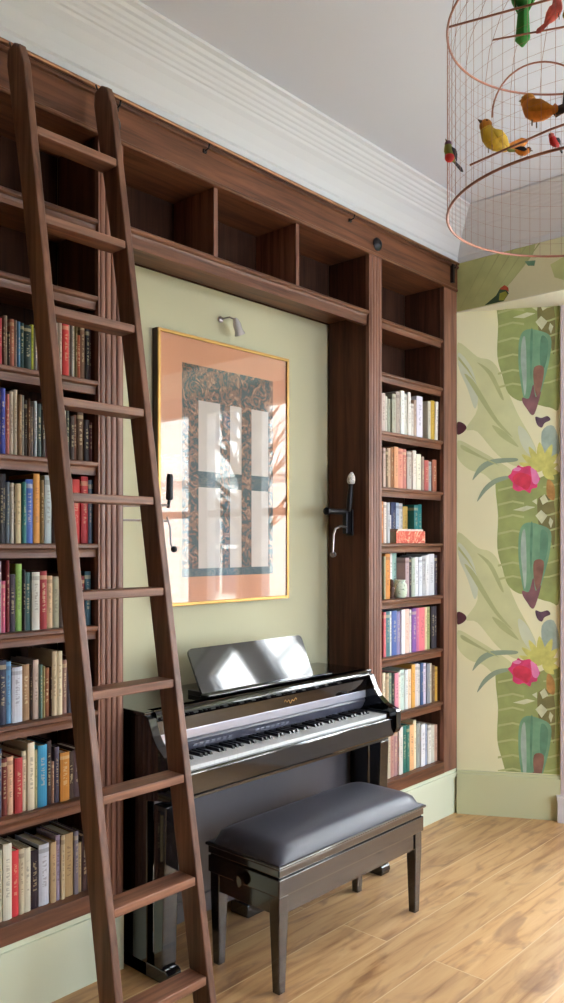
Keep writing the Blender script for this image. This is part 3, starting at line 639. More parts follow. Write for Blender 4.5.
RIGHT_ROWS=[
(2.057,[(3.364, 3.399, 0.193, 198, 172, 158), (3.399, 3.424, 0.182, 196, 186, 166), (3.424, 3.448, 0.172, 152, 152, 128), (3.465, 3.498, 0.204, 170, 165, 140), (3.498, 3.535, 0.218, 165, 145, 130), (3.535, 3.569, 0.232, 232, 228, 218), (3.569, 3.599, 0.217, 205, 196, 182), (3.599, 3.625, 0.234, 220, 210, 196), (3.625, 3.653, 0.173, 210, 196, 182), (3.653, 3.679, 0.196, 180, 150, 128), (3.682, 3.739, 0.221, 222, 212, 224), (3.792, 3.820, 0.207, 198, 188, 162), (3.820, 3.860, 0.215, 200, 155, 36), (3.863, 3.891, 0.213, 226, 214, 196, 0.035)]),
(1.781,[(3.372, 3.396, 0.197, 190, 154, 134), (3.396, 3.418, 0.193, 110, 80, 50), (3.418, 3.446, 0.201, 196, 155, 118), (3.446, 3.472, 0.207, 148, 88, 40), (3.472, 3.509, 0.213, 218, 144, 92), (3.509, 3.554, 0.207, 216, 128, 102), (3.554, 3.595, 0.207, 190, 106, 90), (3.595, 3.639, 0.198, 180, 165, 150), (3.639, 3.655, 0.194, 120, 90, 80), (3.655, 3.686, 0.209, 230, 212, 192), (3.686, 3.730, 0.192, 230, 220, 190), (3.730, 3.755, 0.182, 160, 130, 110), (3.755, 3.798, 0.165, 190, 80, 70), (3.798, 3.835, 0.161, 152, 152, 148), (3.835, 3.879, 0.174, 160, 82, 50), (3.879, 3.918, 0.167, 62, 36, 32)]),
(1.5,[(3.364, 3.389, 0.209, 200, 114, 50), (3.389, 3.413, 0.207, 220, 200, 186), (3.413, 3.437, 0.205, 180, 178, 176), (3.437, 3.472, 0.212, 232, 132, 116), (3.472, 3.498, 0.210, 222, 160, 150), (3.498, 3.535, 0.208, 226, 212, 196), (3.535, 3.560, 0.190, 50, 35, 35), (3.560, 3.585, 0.178, 206, 196, 202), (3.592, 3.615, 0.150, 210, 205, 205), (3.615, 3.659, 0.219, 48, 54, 96), (3.659, 3.688, 0.217, 174, 184, 202), (3.688, 3.722, 0.215, 210, 200, 190), (3.724, 3.771, 0.200, 198, 154, 60), (3.785, 3.823, 0.208, 22, 115, 110), (3.823, 3.860, 0.213, 18, 125, 120)]),
(1.219,[(3.383, 3.399, 0.215, 155, 155, 112), (3.399, 3.443, 0.230, 208, 124, 38), (3.443, 3.481, 0.233, 230, 196, 132), (3.481, 3.515, 0.230, 128, 96, 108), (3.515, 3.543, 0.232, 226, 216, 210), (3.543, 3.583, 0.229, 152, 190, 174), (3.583, 3.618, 0.206, 176, 144, 144), (3.618, 3.641, 0.212, 50, 40, 45), (3.641, 3.674, 0.205, 168, 174, 152), (3.674, 3.706, 0.208, 220, 215, 216), (3.706, 3.739, 0.208, 210, 210, 216), (3.739, 3.779, 0.214, 174, 170, 170), (3.779, 3.808, 0.217, 220, 214, 210), (3.808, 3.867, 0.223, 205, 200, 200), (3.867, 3.911, 0.216, 62, 42, 54)]),
(0.923,[(3.378, 3.400, 0.226, 222, 90, 92), (3.403, 3.439, 0.227, 60, 115, 118), (3.439, 3.459, 0.226, 225, 220, 210), (3.459, 3.504, 0.227, 66, 90, 158), (3.504, 3.537, 0.221, 132, 116, 156), (3.537, 3.569, 0.251, 240, 232, 226), (3.577, 3.618, 0.229, 232, 180, 160), (3.618, 3.636, 0.224, 226, 216, 206), (3.636, 3.677, 0.235, 120, 66, 146), (3.677, 3.706, 0.237, 196, 90, 134), (3.706, 3.761, 0.251, 232, 104, 112), (3.761, 3.782, 0.245, 220, 196, 144), (3.782, 3.823, 0.244, 152, 154, 88), (3.829, 3.858, 0.241, 42, 26, 32), (3.858, 3.886, 0.233, 35, 25, 35), (3.886, 3.914, 0.235, 60, 35, 35)]),
(0.628,[(3.378, 3.403, 0.211, 230, 206, 166), (3.403, 3.426, 0.205, 190, 160, 120), (3.426, 3.450, 0.206, 120, 138, 112), (3.450, 3.476, 0.200, 24, 38, 32), (3.476, 3.511, 0.199, 226, 130, 146), (3.511, 3.531, 0.202, 225, 210, 190), (3.531, 3.572, 0.208, 192, 210, 194), (3.572, 3.601, 0.204, 208, 208, 204), (3.601, 3.632, 0.204, 230, 194, 158), (3.632, 3.667, 0.226, 232, 162, 60), (3.667, 3.698, 0.226, 214, 198, 190), (3.698, 3.724, 0.219, 200, 190, 180), (3.724, 3.751, 0.223, 56, 84, 132), (3.751, 3.783, 0.218, 210, 194, 210), (3.783, 3.815, 0.213, 132, 132, 138), (3.815, 3.840, 0.210, 205, 184, 152), (3.840, 3.867, 0.197, 120, 85, 50), (3.867, 3.896, 0.187, 208, 150, 38), (3.896, 3.914, 0.181, 60, 40, 40)]),
(0.31,[(3.383, 3.416, 0.252, 120, 60, 50), (3.416, 3.446, 0.253, 190, 170, 140), (3.448, 3.476, 0.235, 186, 124, 108), (3.476, 3.515, 0.236, 166, 118, 114), (3.515, 3.551, 0.242, 220, 204, 190), (3.551, 3.589, 0.243, 36, 108, 92), (3.589, 3.618, 0.240, 50, 116, 98), (3.618, 3.659, 0.238, 240, 174, 110), (3.659, 3.686, 0.255, 240, 220, 172), (3.688, 3.724, 0.233, 152, 154, 142), (3.724, 3.763, 0.224, 226, 220, 220), (3.763, 3.792, 0.215, 152, 158, 180), (3.792, 3.825, 0.210, 220, 210, 194), (3.825, 3.860, 0.203, 205, 195, 175), (3.860, 3.901, 0.198, 190, 144, 118), (3.901, 3.937, 0.185, 198, 92, 54)]),
]


def cname(hx):
    r, g, b = hx
    mx_, mn = max(r, g, b), min(r, g, b); sat = (mx_-mn)/max(mx_, 1)
    if mx_ < 75 and sat < .45: return 'near-black'
    import colorsys
    h = colorsys.rgb_to_hsv(r/255, g/255, b/255)[0]*360
    if sat < .12: return 'white' if mx_ > 205 else ('pale grey' if mx_ > 160 else ('mid grey' if mx_ > 100 else 'dark grey'))
    if h < 14 or h > 345:
        if sat < .35: return 'dusty pink' if mx_ > 150 else 'mauve-brown'
        return ('bright red' if mx_ > 190 and sat > .6 else 'salmon') if mx_ > 175 else ('dark red' if mx_ > 85 else 'maroon')
    if h < 40:
        if sat < .35: return 'cream' if mx_ > 190 else 'grey-beige'
        if sat > .65: return ('orange' if mx_ > 175 else ('rust brown' if mx_ > 100 else 'dark brown'))
        return 'peach' if mx_ > 205 else ('tan' if mx_ > 160 else ('brown' if mx_ > 105 else 'dark brown'))
    if h < 70:
        if sat < .35: return 'ivory' if mx_ > 185 else 'khaki'
        return 'mustard' if mx_ > 140 else 'dark olive'
    if h < 160: return ('light green' if mx_ > 140 else 'dark green') if sat > .25 else 'grey-green'
    if h < 200: return ('teal' if sat > .45 else 'pale aqua') if mx_ > 90 else 'deep teal'
    if h < 255: return ('bright blue' if sat > .5 and mx_ > 120 else ('pale blue' if mx_ > 150 else 'slate blue')) if mx_ > 85 else 'navy'
    if h < 300: return 'purple' if sat > .3 else 'lilac'
    return ('hot pink' if sat > .45 else 'lilac-pink') if mx_ > 120 else 'plum'

ROWNAME = ['highest row of', 'second row down in', 'third row down in', 'fourth row down in', 'fifth row down in', 'sixth row down in', 'lowest row of']
YBK = YF+.030
all_books = []
book_jobs = []
def make_book(x0, x1, z, h, hx, tilt, depth, yoff, name='book'):
    w = x1-x0-.0008; t = min(.0022, w*.16)
    y0 = YBK+yoff; y1 = y0+depth
    o = Vector(((x0+x1)/2, y0, z))
    # cover: two boards and a gently rounded spine, seen from above
    n = 4; outer = []; inner = []
    for j in range(n+1):
        a = -1+2*j/n; outer.append((a*w/2, .004*a*a)); inner.append((a*(w/2-t), .004*a*a+t))
    pts = [(-w/2, depth)]+outer+[(w/2, depth), (w/2-t, depth)]+list(reversed(inner))+[(-w/2+t, depth)]
    bm = bmesh.new(); prism(bm, [(o.x+a, o.y+b) for a, b in pts], 'z', z, z+h)
    c = obj(name, bm, BOOK, loc=o)
    gr = sum(hx)/3; c.color = lin(tuple(v*.84+gr*.16 for v in hx))
    pb = obj('page_block', B((o.x-w/2+t, o.x+w/2-t, y0+t+.002, y1-.004, z+.003, z+h-.004)), PAPER, c)
    if tilt: c.rotation_euler = (0, tilt, 0); c.location.z += w/2*abs(tilt)+.0004
    return c
for side, rows in (('left', LEFT_ROWS), ('right', RIGHT_ROWS)):
    for ri, (zb, data) in enumerate(rows):
        zb = .3105 if ri == 6 else SH[ri+2]+.0005
        items = []
        for q in data: items.append([q[0], q[1], q[2], (q[3], q[4], q[5]), q[6] if len(q) > 6 else 0.0])
        if side == 'left':     # the same shelf runs on beyond the picture's left edge
            x = items[0][0]-.002; 
            for c in ((140, 110, 80), (50, 64, 90), (160, 80, 60)):
                wd = random.uniform(.018, .03); items.insert(0, [x-wd, x, random.uniform(.16, .2), c, 0.0]); x -= wd+.001
        else: items = [it for it in items if it[1] < 3.893 or it[0] < 3.87]
        for it in items: it[1] = min(it[1], 3.893) if side == 'right' else min(it[1], 1.652)
        heights = sorted(it[2] for it in items)
        for k, (x0, x1, h, hx, tilt) in enumerate(items):
            book_jobs.append((side, ri, k, x0, x1, zb, h, hx, tilt, items))

labels = {}
for side, ri, k, x0, x1, zb, h, hx, tilt, items in book_jobs:
    low_front = side == 'right' and ri == 2 and 3.42 < x0 < 3.77
    depth = random.uniform(.12, .165); yo = random.uniform(0, .010)
    if side == 'right' and ri == 2 and x0 > 3.77: yo = .085
    if low_front: depth = .10; yo = .118; 
    hh = min(h, .262 if ri == 6 else .229)
    if side == 'right' and ri == 3 and 3.43 < (x0+x1)/2 < 3.60: yo = .062; depth = .13 
    o = make_book(x0, x1, zb, hh, hx, tilt, depth, yo)
    wd = x1-x0
    size = ('thick ' if wd > .034 else ('slim ' if wd < .014 else ''))+('tall ' if h > .212 else ('short ' if h < .17 else ''))
    me_ = cname(hx); l_ = cname(items[k-1][3]) if k else None; r_ = cname(items[k+1][3]) if k+1 < len(items) else None
    if l_ and r_: nb = ('between two %s ones' % l_) if l_ == r_ else 'between %s and %s' % (l_, r_)
    elif r_: nb = 'at the left end beside %s' % r_
    else: nb = 'at the right end beside %s' % l_
    lab = '%s%s book %s, %s %s bookcase' % (size, me_, nb, ROWNAME[ri], side)
    if len(lab.split()) > 15: lab = '%s%s book %s, %s %s bookcase' % (size.split()[0]+' ' if size else '', me_, nb, ROWNAME[ri], side)
    if len(lab.split()) > 15: lab = lab.replace(' ones', '').replace(' down in', ' in')
    labels.setdefault(lab, []).append((o, x0))
    o['category'] = 'book'; o['group'] = 'books in the %s %s bookcase' % (ROWNAME[ri], side)
for lab, L_ in labels.items():
    if len(L_) == 1: L_[0][0]['label'] = lab
    else:
        L_.sort(key=lambda t: t[1])
        ords = {2: ['left-hand', 'right-hand'], 3: ['leftmost', 'middle', 'rightmost']}.get(len(L_), ['leftmost', 'second', 'third', 'fourth', 'fifth'])
        for (o, _), w_ in zip(L_, ords): o['label'] = w_+' '+lab
# one thick patterned book lying flat in front of the others, with a slim one on it
def flat_book(x0, x1, y0, y1, z0, z1, hx, label, mat):
    t = .002; bm = B((x0, x1, y0, y0+t, z0, z1), (x0, x1, y0+t, y1, z0, z0+t), (x0, x1, y0+t, y1, z1-t, z1))
    o = obj('book', bm, mat, loc=((x0+x1)/2, y0, z0)); o.color = lin(hx)
    tag(o, label, 'book', 'books lying flat in the right bookcase')
    obj('page_block', B((x0+.003, x1-.003, y0+t, y1-.003, z0+t, z1-t)), PAPER, o)
REDPAT = ornate_mat('red_patterned_cloth', (196, 84, 68), (212, 120, 96), (228, 190, 160), 40)
flat_book(3.475, 3.745, YF+.024, YF+.142, 1.4985, 1.562, (196, 106, 90), 'thick red patterned book lying flat in front of the standing books', REDPAT)
flat_book(3.50, 3.735, YF+.030, YF+.135, 1.5625, 1.572, (220, 200, 184), 'slim cream book lying on top of the red patterned one', BOOK)
# two small ornaments on a right-hand shelf
GLAZE = ornate_mat('green_white_glaze', (196, 208, 180), (206, 212, 196), (112, 136, 104), 50)
bm = bmesh.new(); lathe(bm, [(.026, 0), (.034, .010), (.038, .040), (.034, .070), (.026, .082), (.029, .092), (.025, .092), (.022, .080)], (3.545, YF+.049, SH[5]+.0006))
jar = obj('ceramic_jar', bm, GLAZE, loc=(3.545, YF+.049, SH[5]+.0006), smooth=True); 
tag(jar, 'small green and white glazed jar in front of books, right bookcase', 'jar')
bm = bmesh.new(); lathe(bm, [(.022, 0), (.022, .006), (.012, .012), (.016, .030), (.022, .045), (.018, .060), (.009, .066), (.014, .078), (.012, .090), (.004, .098)], (3.460, YF+.045, SH[5]+.0006))
tag(obj('wooden_figurine', bm, mottled('dark_carved_wood', (74, 42, 26), .5, amount=.3, scale=30), loc=(3.460, YF+.045, SH[5]+.0006), smooth=True), 'small dark brown carved figurine left of the glazed jar, right bookcase', 'figurine')

# ------------------------------------------------------------------ digital piano in the alcove
pn = thing('upright_piano', 'glossy black upright piano with open keyboard standing in the alcove', 'piano', (2.46, 2.35, 0))
def pp_(name, bm, mat, parent=pn, **kw): return obj(name, bm, mat, parent, **kw)
PX0, PX1 = 1.785, 3.108
# side panels with sweeping arms
cheek = [(2.585, .0), (2.585, .898), (2.262, .898), (2.246, .890), (2.236, .868), (2.222, .835), (2.196, .800), (2.160, .772), (2.120, .756), (2.104, .752), (2.096, .740), (2.096, .664), (2.104, .648), (2.130, .630), (2.255, .606), (2.255, .0)]
for x0, x1 in ((PX0, PX0+.036), (PX1-.036, PX1)):
    bm = bmesh.new(); prism(bm, cheek, 'x', x0, x1); pp_('side_panel', bm, PLACQ, bevel=.003)
for x0, x1 in ((PX0, PX0+.062), (PX1-.080, PX1-.018)):
    bm = bmesh.new(); loft(bm, [[(x0, 2.172, .05), (x1, 2.172, .05), (x1, 2.215, .05), (x0, 2.215, .05)], [(x0, 2.150, .606), (x1, 2.150, .606), (x1, 2.215, .606), (x0, 2.215, .606)]])
    pp_('leg', bm, PLACQ, bevel=.003)
    bm = bmesh.new(); prism(bm, [(2.585, .0), (2.585, .05), (2.16, .05), (2.145, .04), (2.142, .02), (2.150, .0)], 'x', x0-(.0 if x0 < 2 else -.0), x1+.001); pp_('foot', bm, PLACQ, bevel=.004)
pp_('top_lid', B((PX0-.004, PX1+.004, 2.262, 2.590, .898, .912)), PLACQ, bevel=.004)
bm = bmesh.new(); prism(bm, [(2.300, .912), (2.262, .912), (2.250, .906), (2.244, .893), (2.250, .880), (2.262, .872), (2.300, .872)], 'x', PX0+.037, PX1-.037); pp_('lid_front', bm, PLACQ, smooth=True)
bm = bmesh.new(); prism(bm, [(2.290, .872), (2.256, .872), (2.262, .822), (2.290, .822)], 'x', PX0+.037, PX1-.037); fb = pp_('fallboard', bm, PLACQ)
pp_('window_sheen_strip', B((PX0+.037, PX1-.037, 2.266, 2.290, .786, .821)), PSILVER_SHEEN, bevel=.003)  # pale strip coloured to stand in for the window mirrored in the lacquer
bm = bmesh.new(); prism(bm, [(2.340, .785), (2.275, .785), (2.268, .774), (2.286, .738), (2.340, .702)], 'x', PX0+.037, PX1-.037); cp = pp_('control_panel', bm, mottled('charcoal_panel', (70, 70, 82), .3, amount=.05, scale=5), bevel=.002)
for k in range(14):
    x = 2.02+k*.03+(.12 if k > 6 else 0)
    bm = bmesh.new(); prism(bm, [(2.2745, .7585), (2.2795, .7485), (2.2835, .7505), (2.2785, .7605)], 'x', x, x+.018); obj('button', bm, PSILVER_SHEEN, cp)
# keybed, key slip and blocks
bm = bmesh.new(); prism(bm, [(2.14, .612), (2.52, .612), (2.52, .700), (2.14, .700)], 'x', PX0+.037, PX1-.037); pp_('keybed', bm, PLACQ)
bm = bmesh.new(); prism(bm, [(2.139, .716), (2.120, .716), (2.114, .710), (2.110, .640), (2.116, .630), (2.139, .630)], 'x', PX0+.037, PX1-.037); pp_('key_slip', bm, PLACQ, bevel=.003)
KX0, KX1 = 1.862, 3.058
for x0, x1 in ((PX0+.037, KX0-.002), (KX1+.002, PX1-.037)): pp_('key_block', B((x0, x1, 2.142, 2.284, .700, .735)), PLACQ, bevel=.004)
kw = (KX1-KX0)/52
for k in range(52):
    x = KX0+k*kw
    pp_('white_key', B((x+.0002, x+kw-.0002, 2.142, 2.285, .702, .727)), PIVORY, bevel=.0004, segs=1)
# black keys: notes start on A
pat = [1, 0, 1, 1, 0, 1, 1]   # after A, B, C, D, E, F, G
for k in range(51):
    if pat[k % 7]:
        x = KX0+(k+1)*kw
        bm = bmesh.new(); loft(bm, [[(x-.0060, 2.206, .7272), (x+.0060, 2.206, .7272), (x+.0060, 2.285, .7272), (x-.0060, 2.285, .7272)], [(x-.0048, 2.214, .7385), (x+.0048, 2.214, .7385), (x+.0048, 2.285, .7385), (x-.0048, 2.285, .7385)]])
        pp_('black_key', bm, PEBONY)
# lower panel, rail and pedals
KNEE = mottled('black_panel_grey_sheen', (84, 80, 84), .38, amount=.06, scale=3, spec=.5)  # black panel, its grey reflected sheen put into the base colour
pp_('knee_panel', B((PX0+.037, PX1-.037, 2.355, 2.372, .150, .611)), KNEE, bevel=.002)
pp_('bottom_rail', B((PX0+.037, PX1-.037, 2.345, 2.400, .075, .150)), KNEE, bevel=.005)
for k in (-1, 0, 1):
    x = 2.46+k*.07
    bm = bmesh.new(); loft(bm, [[(x-.008, 2.345, .066), (x+.008, 2.345, .066), (x+.008, 2.345, .074), (x-.008, 2.345, .074)], [(x-.014, 2.27, .056), (x+.014, 2.27, .056), (x+.014, 2.27, .062), (x-.014, 2.27, .062)], [(x-.010, 2.25, .054), (x+.010, 2.25, .054), (x+.010, 2.25, .058), (x-.010, 2.25, .058)]])
    pp_('pedal', bm, BRASS, bevel=.001)
bm = B((2.33, 2.59, 2.30, 2.40, 0, .052)); pp_('pedal_box', bm, PLACQ, bevel=.004)
# gold maker's mark on the fallboard: a small flowing script, illegible in the photo
bm = bmesh.new()
mk = []
for k in range(60):
    t = k/59.0; mk.append((2.500+.075*t, 2.2585, .846+.0055*math.sin(t*22)+.004*math.sin(t*9)))
vtube(bm, mk, .0014, 6)
mk_o = obj('emblem', bm, GOLD, fb, smooth=True); mk_o['label'] = 'small gold script emblem'
# music stand: ledge and rounded glossy desk leaning back
def desk(s, u, off=0.0):
    """s across, u up the leaning board"""
    return (s, 2.332+.070*u/.175+off*.93, .914+u*.93-off*.37)
out = []
x0, x1, hgt, rc = 2.105, 2.775, .188, .022
for cx_, cu, a0 in ((x0+rc, hgt-rc, 180), (x1-rc, hgt-rc, 90)):
    for j in range(6):
        a = math.radians(a0-90*j/5); out.append((cx_+rc*math.cos(a), cu+rc*math.sin(a)))
out = [(x0+.012, 0)]+out+[(x1-.0, 0)]
bm = bmesh.new(); loft(bm, [[desk(a, b, 0) for a, b in out], [desk(a, b, .010) for a, b in out]]); ms = pp_('music_stand', bm, PLACQ)
obj('stand_ledge', B((2.11, 2.86, 2.292, 2.342, .9125, .924)), PLACQ, ms, bevel=.004)
obj('stand_support', B((2.11, 2.13, 2.345, 2.41, .9125, .93), (2.75, 2.77, 2.345, 2.41, .9125, .93)), IRON, ms)

# ------------------------------------------------------------------ piano bench
bn = thing('piano_bench', 'black wooden piano bench with padded dark vinyl top, in front of the piano', 'bench', (2.42, 1.99, 0))
BX0, BX1, BY0, BY1 = 1.990, 2.862, 1.820, 2.166
for x in (BX0+.006, BX1-.051):
    for y in (BY0+.006, BY1-.051):
        bm = bmesh.new(); ix = .010 if x < 2.3 else 0; iy = .010
        tx0, tx1 = x, x+.045
        cx_, cy_ = (x+.0225), (y+.0225)
        loft(bm, [[(cx_-.015, cy_-.015, 0), (cx_+.015, cy_-.015, 0), (cx_+.015, cy_+.015, 0), (cx_-.015, cy_+.015, 0)], [(cx_-.0225, cy_-.0225, .26), (cx_+.0225, cy_-.0225, .26), (cx_+.0225, cy_+.0225, .26), (cx_-.0225, cy_+.0225, .26)], [(cx_-.0225, cy_-.0225, .326), (cx_+.0225, cy_-.0225, .326), (cx_+.0225, cy_+.0225, .326), (cx_-.0225, cy_+.0225, .326)]])
        obj('leg', bm, BLACKW, bn, bevel=.002)
a0, a1, b0, b1 = BX0+.012, BX1-.012, BY0+.012, BY1-.012
obj('apron', B((a0+.04, a1-.04, b0, b0+.018, .262, .324), (a0+.04, a1-.04, b1-.018, b1, .262, .324), (a0, a0+.018, b0+.03, b1-.03, .262, .324), (a1-.018, a1, b0+.03, b1-.03, .262, .324)), BLACKW, bn, bevel=.002)
bm = B((BX0, BX1, BY0, BY1, .328, .388), (BX0+.006, BX1-.006, BY0+.006, BY1-.006, .388, .395), (BX0, BX1, BY0, BY1, .395, .422))
obj('storage_box', bm, BLACKW, bn, bevel=.004)
obj('lid_edge', B((BX0-.008, BX1+.008, BY0-.008, BY1+.008, .423, .434)), BLACKW, bn, bevel=.004)
# padded top: domed
bm = bmesh.new(); nx, ny = 24, 12; grid = []
cx0, cx1, cy0, cy1 = BX0+.002, BX1-.002, BY0+.002, BY1-.002
for i in range(nx+1):
    row = []
    for j in range(ny+1):
        u = -1+2*i/nx; v = -1+2*j/ny
        ee = (1-abs(u)**14)*(1-abs(v)**6)
        row.append(bm.verts.new((cx0+(cx1-cx0)*i/nx, cy0+(cy1-cy0)*j/ny, .437+(.050+.008*(1-u*u)*(1-v*v))*max(ee, 0)**.45)))
    grid.append(row)
for i in range(nx):
    for j in range(ny): bm.faces.new((grid[i][j], grid[i+1][j], grid[i+1][j+1], grid[i][j+1]))
edge = [grid[i][0] for i in range(nx+1)]+[grid[nx][j] for j in range(1, ny+1)]+[grid[i][ny] for i in range(nx-1, -1, -1)]+[grid[0][j] for j in range(ny-1, 0, -1)]
low = [bm.verts.new((v.co.x, v.co.y, .4342)) for v in edge]
for i in range(len(edge)):
    j = (i+1) % len(edge); bm.faces.new((edge[i], edge[j], low[j], low[i]))
bm.faces.new(low)
cu = obj('cushion', bm, VINYL, bn, smooth=True)
# height wheel on the short side
bm = bmesh.new(); lathe(bm, [(.006, 0), (.006, .010), (.020, .011), (.022, .016), (.020, .024), (.004, .026)], (BX0, 1.993, .345), (-1, 0, 0)); obj('side_knob', bm, BLACKW, bn, smooth=True)
bm = bmesh.new(); lathe(bm, [(.005, 0), (.009, .002), (.009, .007), (.003, .008)], (2.42, BY1+.008, .445), (0, 1, 0)); obj('stud', bm, STEEL, bn)

# ------------------------------------------------------------------ framed print
pic = thing('framed_print', 'large gold-framed print on the sage wall above the piano', 'picture', (2.5, 2.60, 1.24))
FX0, FX1, FZ0, FZ1 = 2.100, 2.889, 1.240, 2.368
YP = 2.578
fw = .014
def fr(bm, x0, x1, z0, z1, w, y0, y1):
    box(bm, x0, x1, y0, y1, z1-w, z1); box(bm, x0, x1, y0, y1, z0, z0+w); box(bm, x0, x0+w, y0, y1, z0+w, z1-w); box(bm, x1-w, x1, y0, y1, z0+w, z1-w)
bm = bmesh.new(); fr(bm, FX0, FX1, FZ0, FZ1, fw, YP, YP+.007); obj('frame', bm, GOLD, pic, bevel=.002)
bm = bmesh.new(); fr(bm, FX0, FX1, FZ0, FZ1, .012, YP+.0075, YN-.001); o = obj('frame_side', bm, mottled('dark_frame_side', (58, 36, 22), .5, amount=.1, scale=8), pic)
# the print: salmon paper with an ornamental dark-green and rust columned panel
SALMON = mottled('salmon_paper', (206, 138, 106), .75, amount=.03, scale=4)
ORN = ornate_mat('ornamental_green_rust', (64, 78, 80), (132, 98, 84), (176, 132, 110), 30)
ORN2 = ornate_mat('ornamental_teal', (66, 84, 90), (88, 98, 100), (120, 108, 104), 60)
FIELD = mottled('print_field_window_glare', (204, 186, 178), .75, amount=.06, scale=12)  # lightened to paint in the window reflection between the columns
bm = bmesh.new(); box(bm, FX0+.012, FX1-.012, YP+.012, YP+.014, FZ0+.012, FZ1-.012, 0)
def X(f): return FX0+(FX1-FX0)*f
def Z(f): return FZ0+(FZ1-FZ0)*f
def sheet(x0, x1, z0, z1, k, mi): 
    f = bm.faces.new([bm.verts.new(p) for p in ((x0, YP+.012-.0004*k, z0), (x1, YP+.012-.0004*k, z0), (x1, YP+.012-.0004*k, z1), (x0, YP+.012-.0004*k, z1))]); f.material_index = mi
sheet(X(.17), X(.87), Z(.105), Z(.895), 1, 3)
sheet(X(.17), X(.87), Z(.765), Z(.895), 2, 1)
sheet(X(.17), X(.87), Z(.440), Z(.500), 2, 2)
for a, b_ in ((.17, .285), (.445, .52), (.61, .69), (.83, .87)): sheet(X(a), X(b_), Z(.105), Z(.765), 3, 1)
sheet(X(.17), X(.87), Z(.105), Z(.135), 4, 2)
obj('print', bm, [SALMON, ORN, ORN2, FIELD], pic)
obj('glazing', B((FX0+.013, FX1-.013, YP+.004, YP+.0065, FZ0+.013, FZ1-.013)), GLASS, pic)

# small wall spotlight over the print
lp = thing('wall_spotlight', 'small frosted glass spotlight on a thin arm above the framed print', 'lamp', (2.47, YN, 2.47))
bm = bmesh.new(); lathe(bm, [(.014, 0), (.014, .008), (.008, .012), (.003, .013)], (2.475, YN, 2.478), (0, -1, 0)); obj('wall_plate', bm, STEEL, lp, smooth=True)
bm = bmesh.new(); vtube(bm, [(2.475, YN-.012, 2.478), (2.480, YN-.055, 2.480), (2.497, YN-.075, 2.468)], .004, 8); obj('arm', bm, STEEL, lp, smooth=True)
bm = bmesh.new(); lathe(bm, [(.006, -.008), (.012, .0), (.018, .020), (.018, .046), (.024, .064), (.023, .067), (.016, .062)], (2.497, YN-.075, 2.468), (.42, .05, -.80), 20); obj('lamp_shade', bm, FROST, lp, smooth=True)

# ------------------------------------------------------------------ antique iron crank fittings on the alcove's cheeks
def crank(label, xs, sg, y, ext):
    """xs: the panel face; sg: direction it sticks out; ext: reach of its arm"""
    t = thing('wall_crank', label, 'wall fitting', (xs, y, 1.6), 'antique iron crank fittings in the alcove')
    obj('wall_plate', B((min(xs, xs+sg*.008), max(xs, xs+sg*.008), y-.022, y+.022, 1.535, 1.665)), IRON, t, bevel=.003)
    bm = B((min(xs+sg*.008, xs+sg*.045), max(xs+sg*.008, xs+sg*.045), y-.014, y+.014, 1.545, 1.655)); obj('clamp', bm, IRON, t, bevel=.005)
    xe = xs+sg*ext
    bm = bmesh.new(); lathe(bm, [(.012, 0), (.016, .004), (.014, .02), (.013, ext-.05), (.018, ext-.045), (.018, ext-.042), (.018, ext-.028), (.012, ext-.024)], (xs+sg*.03, y, 1.652), (sg, 0, 0), 18); obj('barrel', bm, IRON, t, smooth=True)
    return t, xe
t, xe = crank('black iron crank fitting with a patterned porcelain knob on the right alcove side', 3.217, -1, 2.47, .185)
bm = bmesh.new(); lathe(bm, [(.011, 0), (.014, .03), (.013, .09), (.010, .125), (.012, .130)], (3.187, 2.455, 1.658), (0, -.1, 1)); obj('handle_rod', bm, IRON, t, smooth=True)
bm = bmesh.new(); lathe(bm, [(.008, 0), (.018, .006), (.020, .022), (.017, .040), (.010, .052), (.006, .058), (.003, .060)], (3.187, 2.442, 1.786), (0, -.1, 1)); o = obj('handle_knob', bm, PORCELAIN, t, smooth=True); o['label'] = 'white porcelain knob with grey pattern'
bm = bmesh.new(); vtube(bm, [(3.175, 2.46, 1.577), (3.125, 2.455, 1.582), (3.078, 2.45, 1.570), (3.062, 2.45, 1.54), (3.058, 2.45, 1.49), (3.056, 2.45, 1.452)], .0055, 10); obj('crank_arm', bm, STEEL, t, smooth=True)
bm = bmesh.new(); lathe(bm, [(.007, 0), (.014, .006), (.014, .018), (.006, .024)], (3.068, 2.45, 1.447), (-.9, -.2, -.15), 14); obj('crank_knob', bm, STEEL, t, smooth=True)

t, xe = crank('black iron crank fitting on the left alcove side, half hidden behind the ladder', 1.759, 1, 2.47, .20)
for zz in (1.605, 1.655):
    bm = bmesh.new(); vtube(bm, [(1.80, 2.47, zz-.02), (2.035, 2.44, zz-.02 if zz < 1.62 else zz-.01)], .0045, 8); obj('guide_rod', bm, STEEL, t, smooth=True)
bm = bmesh.new(); lathe(bm, [(.010, 0), (.014, .004), (.013, .05), (.013, .085), (.010, .100)], (2.042, 2.44, 1.665), (0.02, 0, 1), 14); obj('grip', bm, IRON, t, smooth=True)
bm = bmesh.new(); vtube(bm, [(2.035, 2.44, 1.635), (2.042, 2.44, 1.67)], .006, 8); obj('grip_stem', bm, IRON, t)
bm = bmesh.new(); vtube(bm, [(2.030, 2.44, 1.60), (2.046, 2.44, 1.56), (2.048, 2.44, 1.50), (2.050, 2.435, 1.485)], .0035, 8); obj('crank_arm', bm, STEEL, t, smooth=True)
bm = bmesh.new(); ball(bm, (2.058, 2.432, 1.476), .013, (1, 1, 1)); obj('crank_knob', bm, IRON, t, smooth=True)

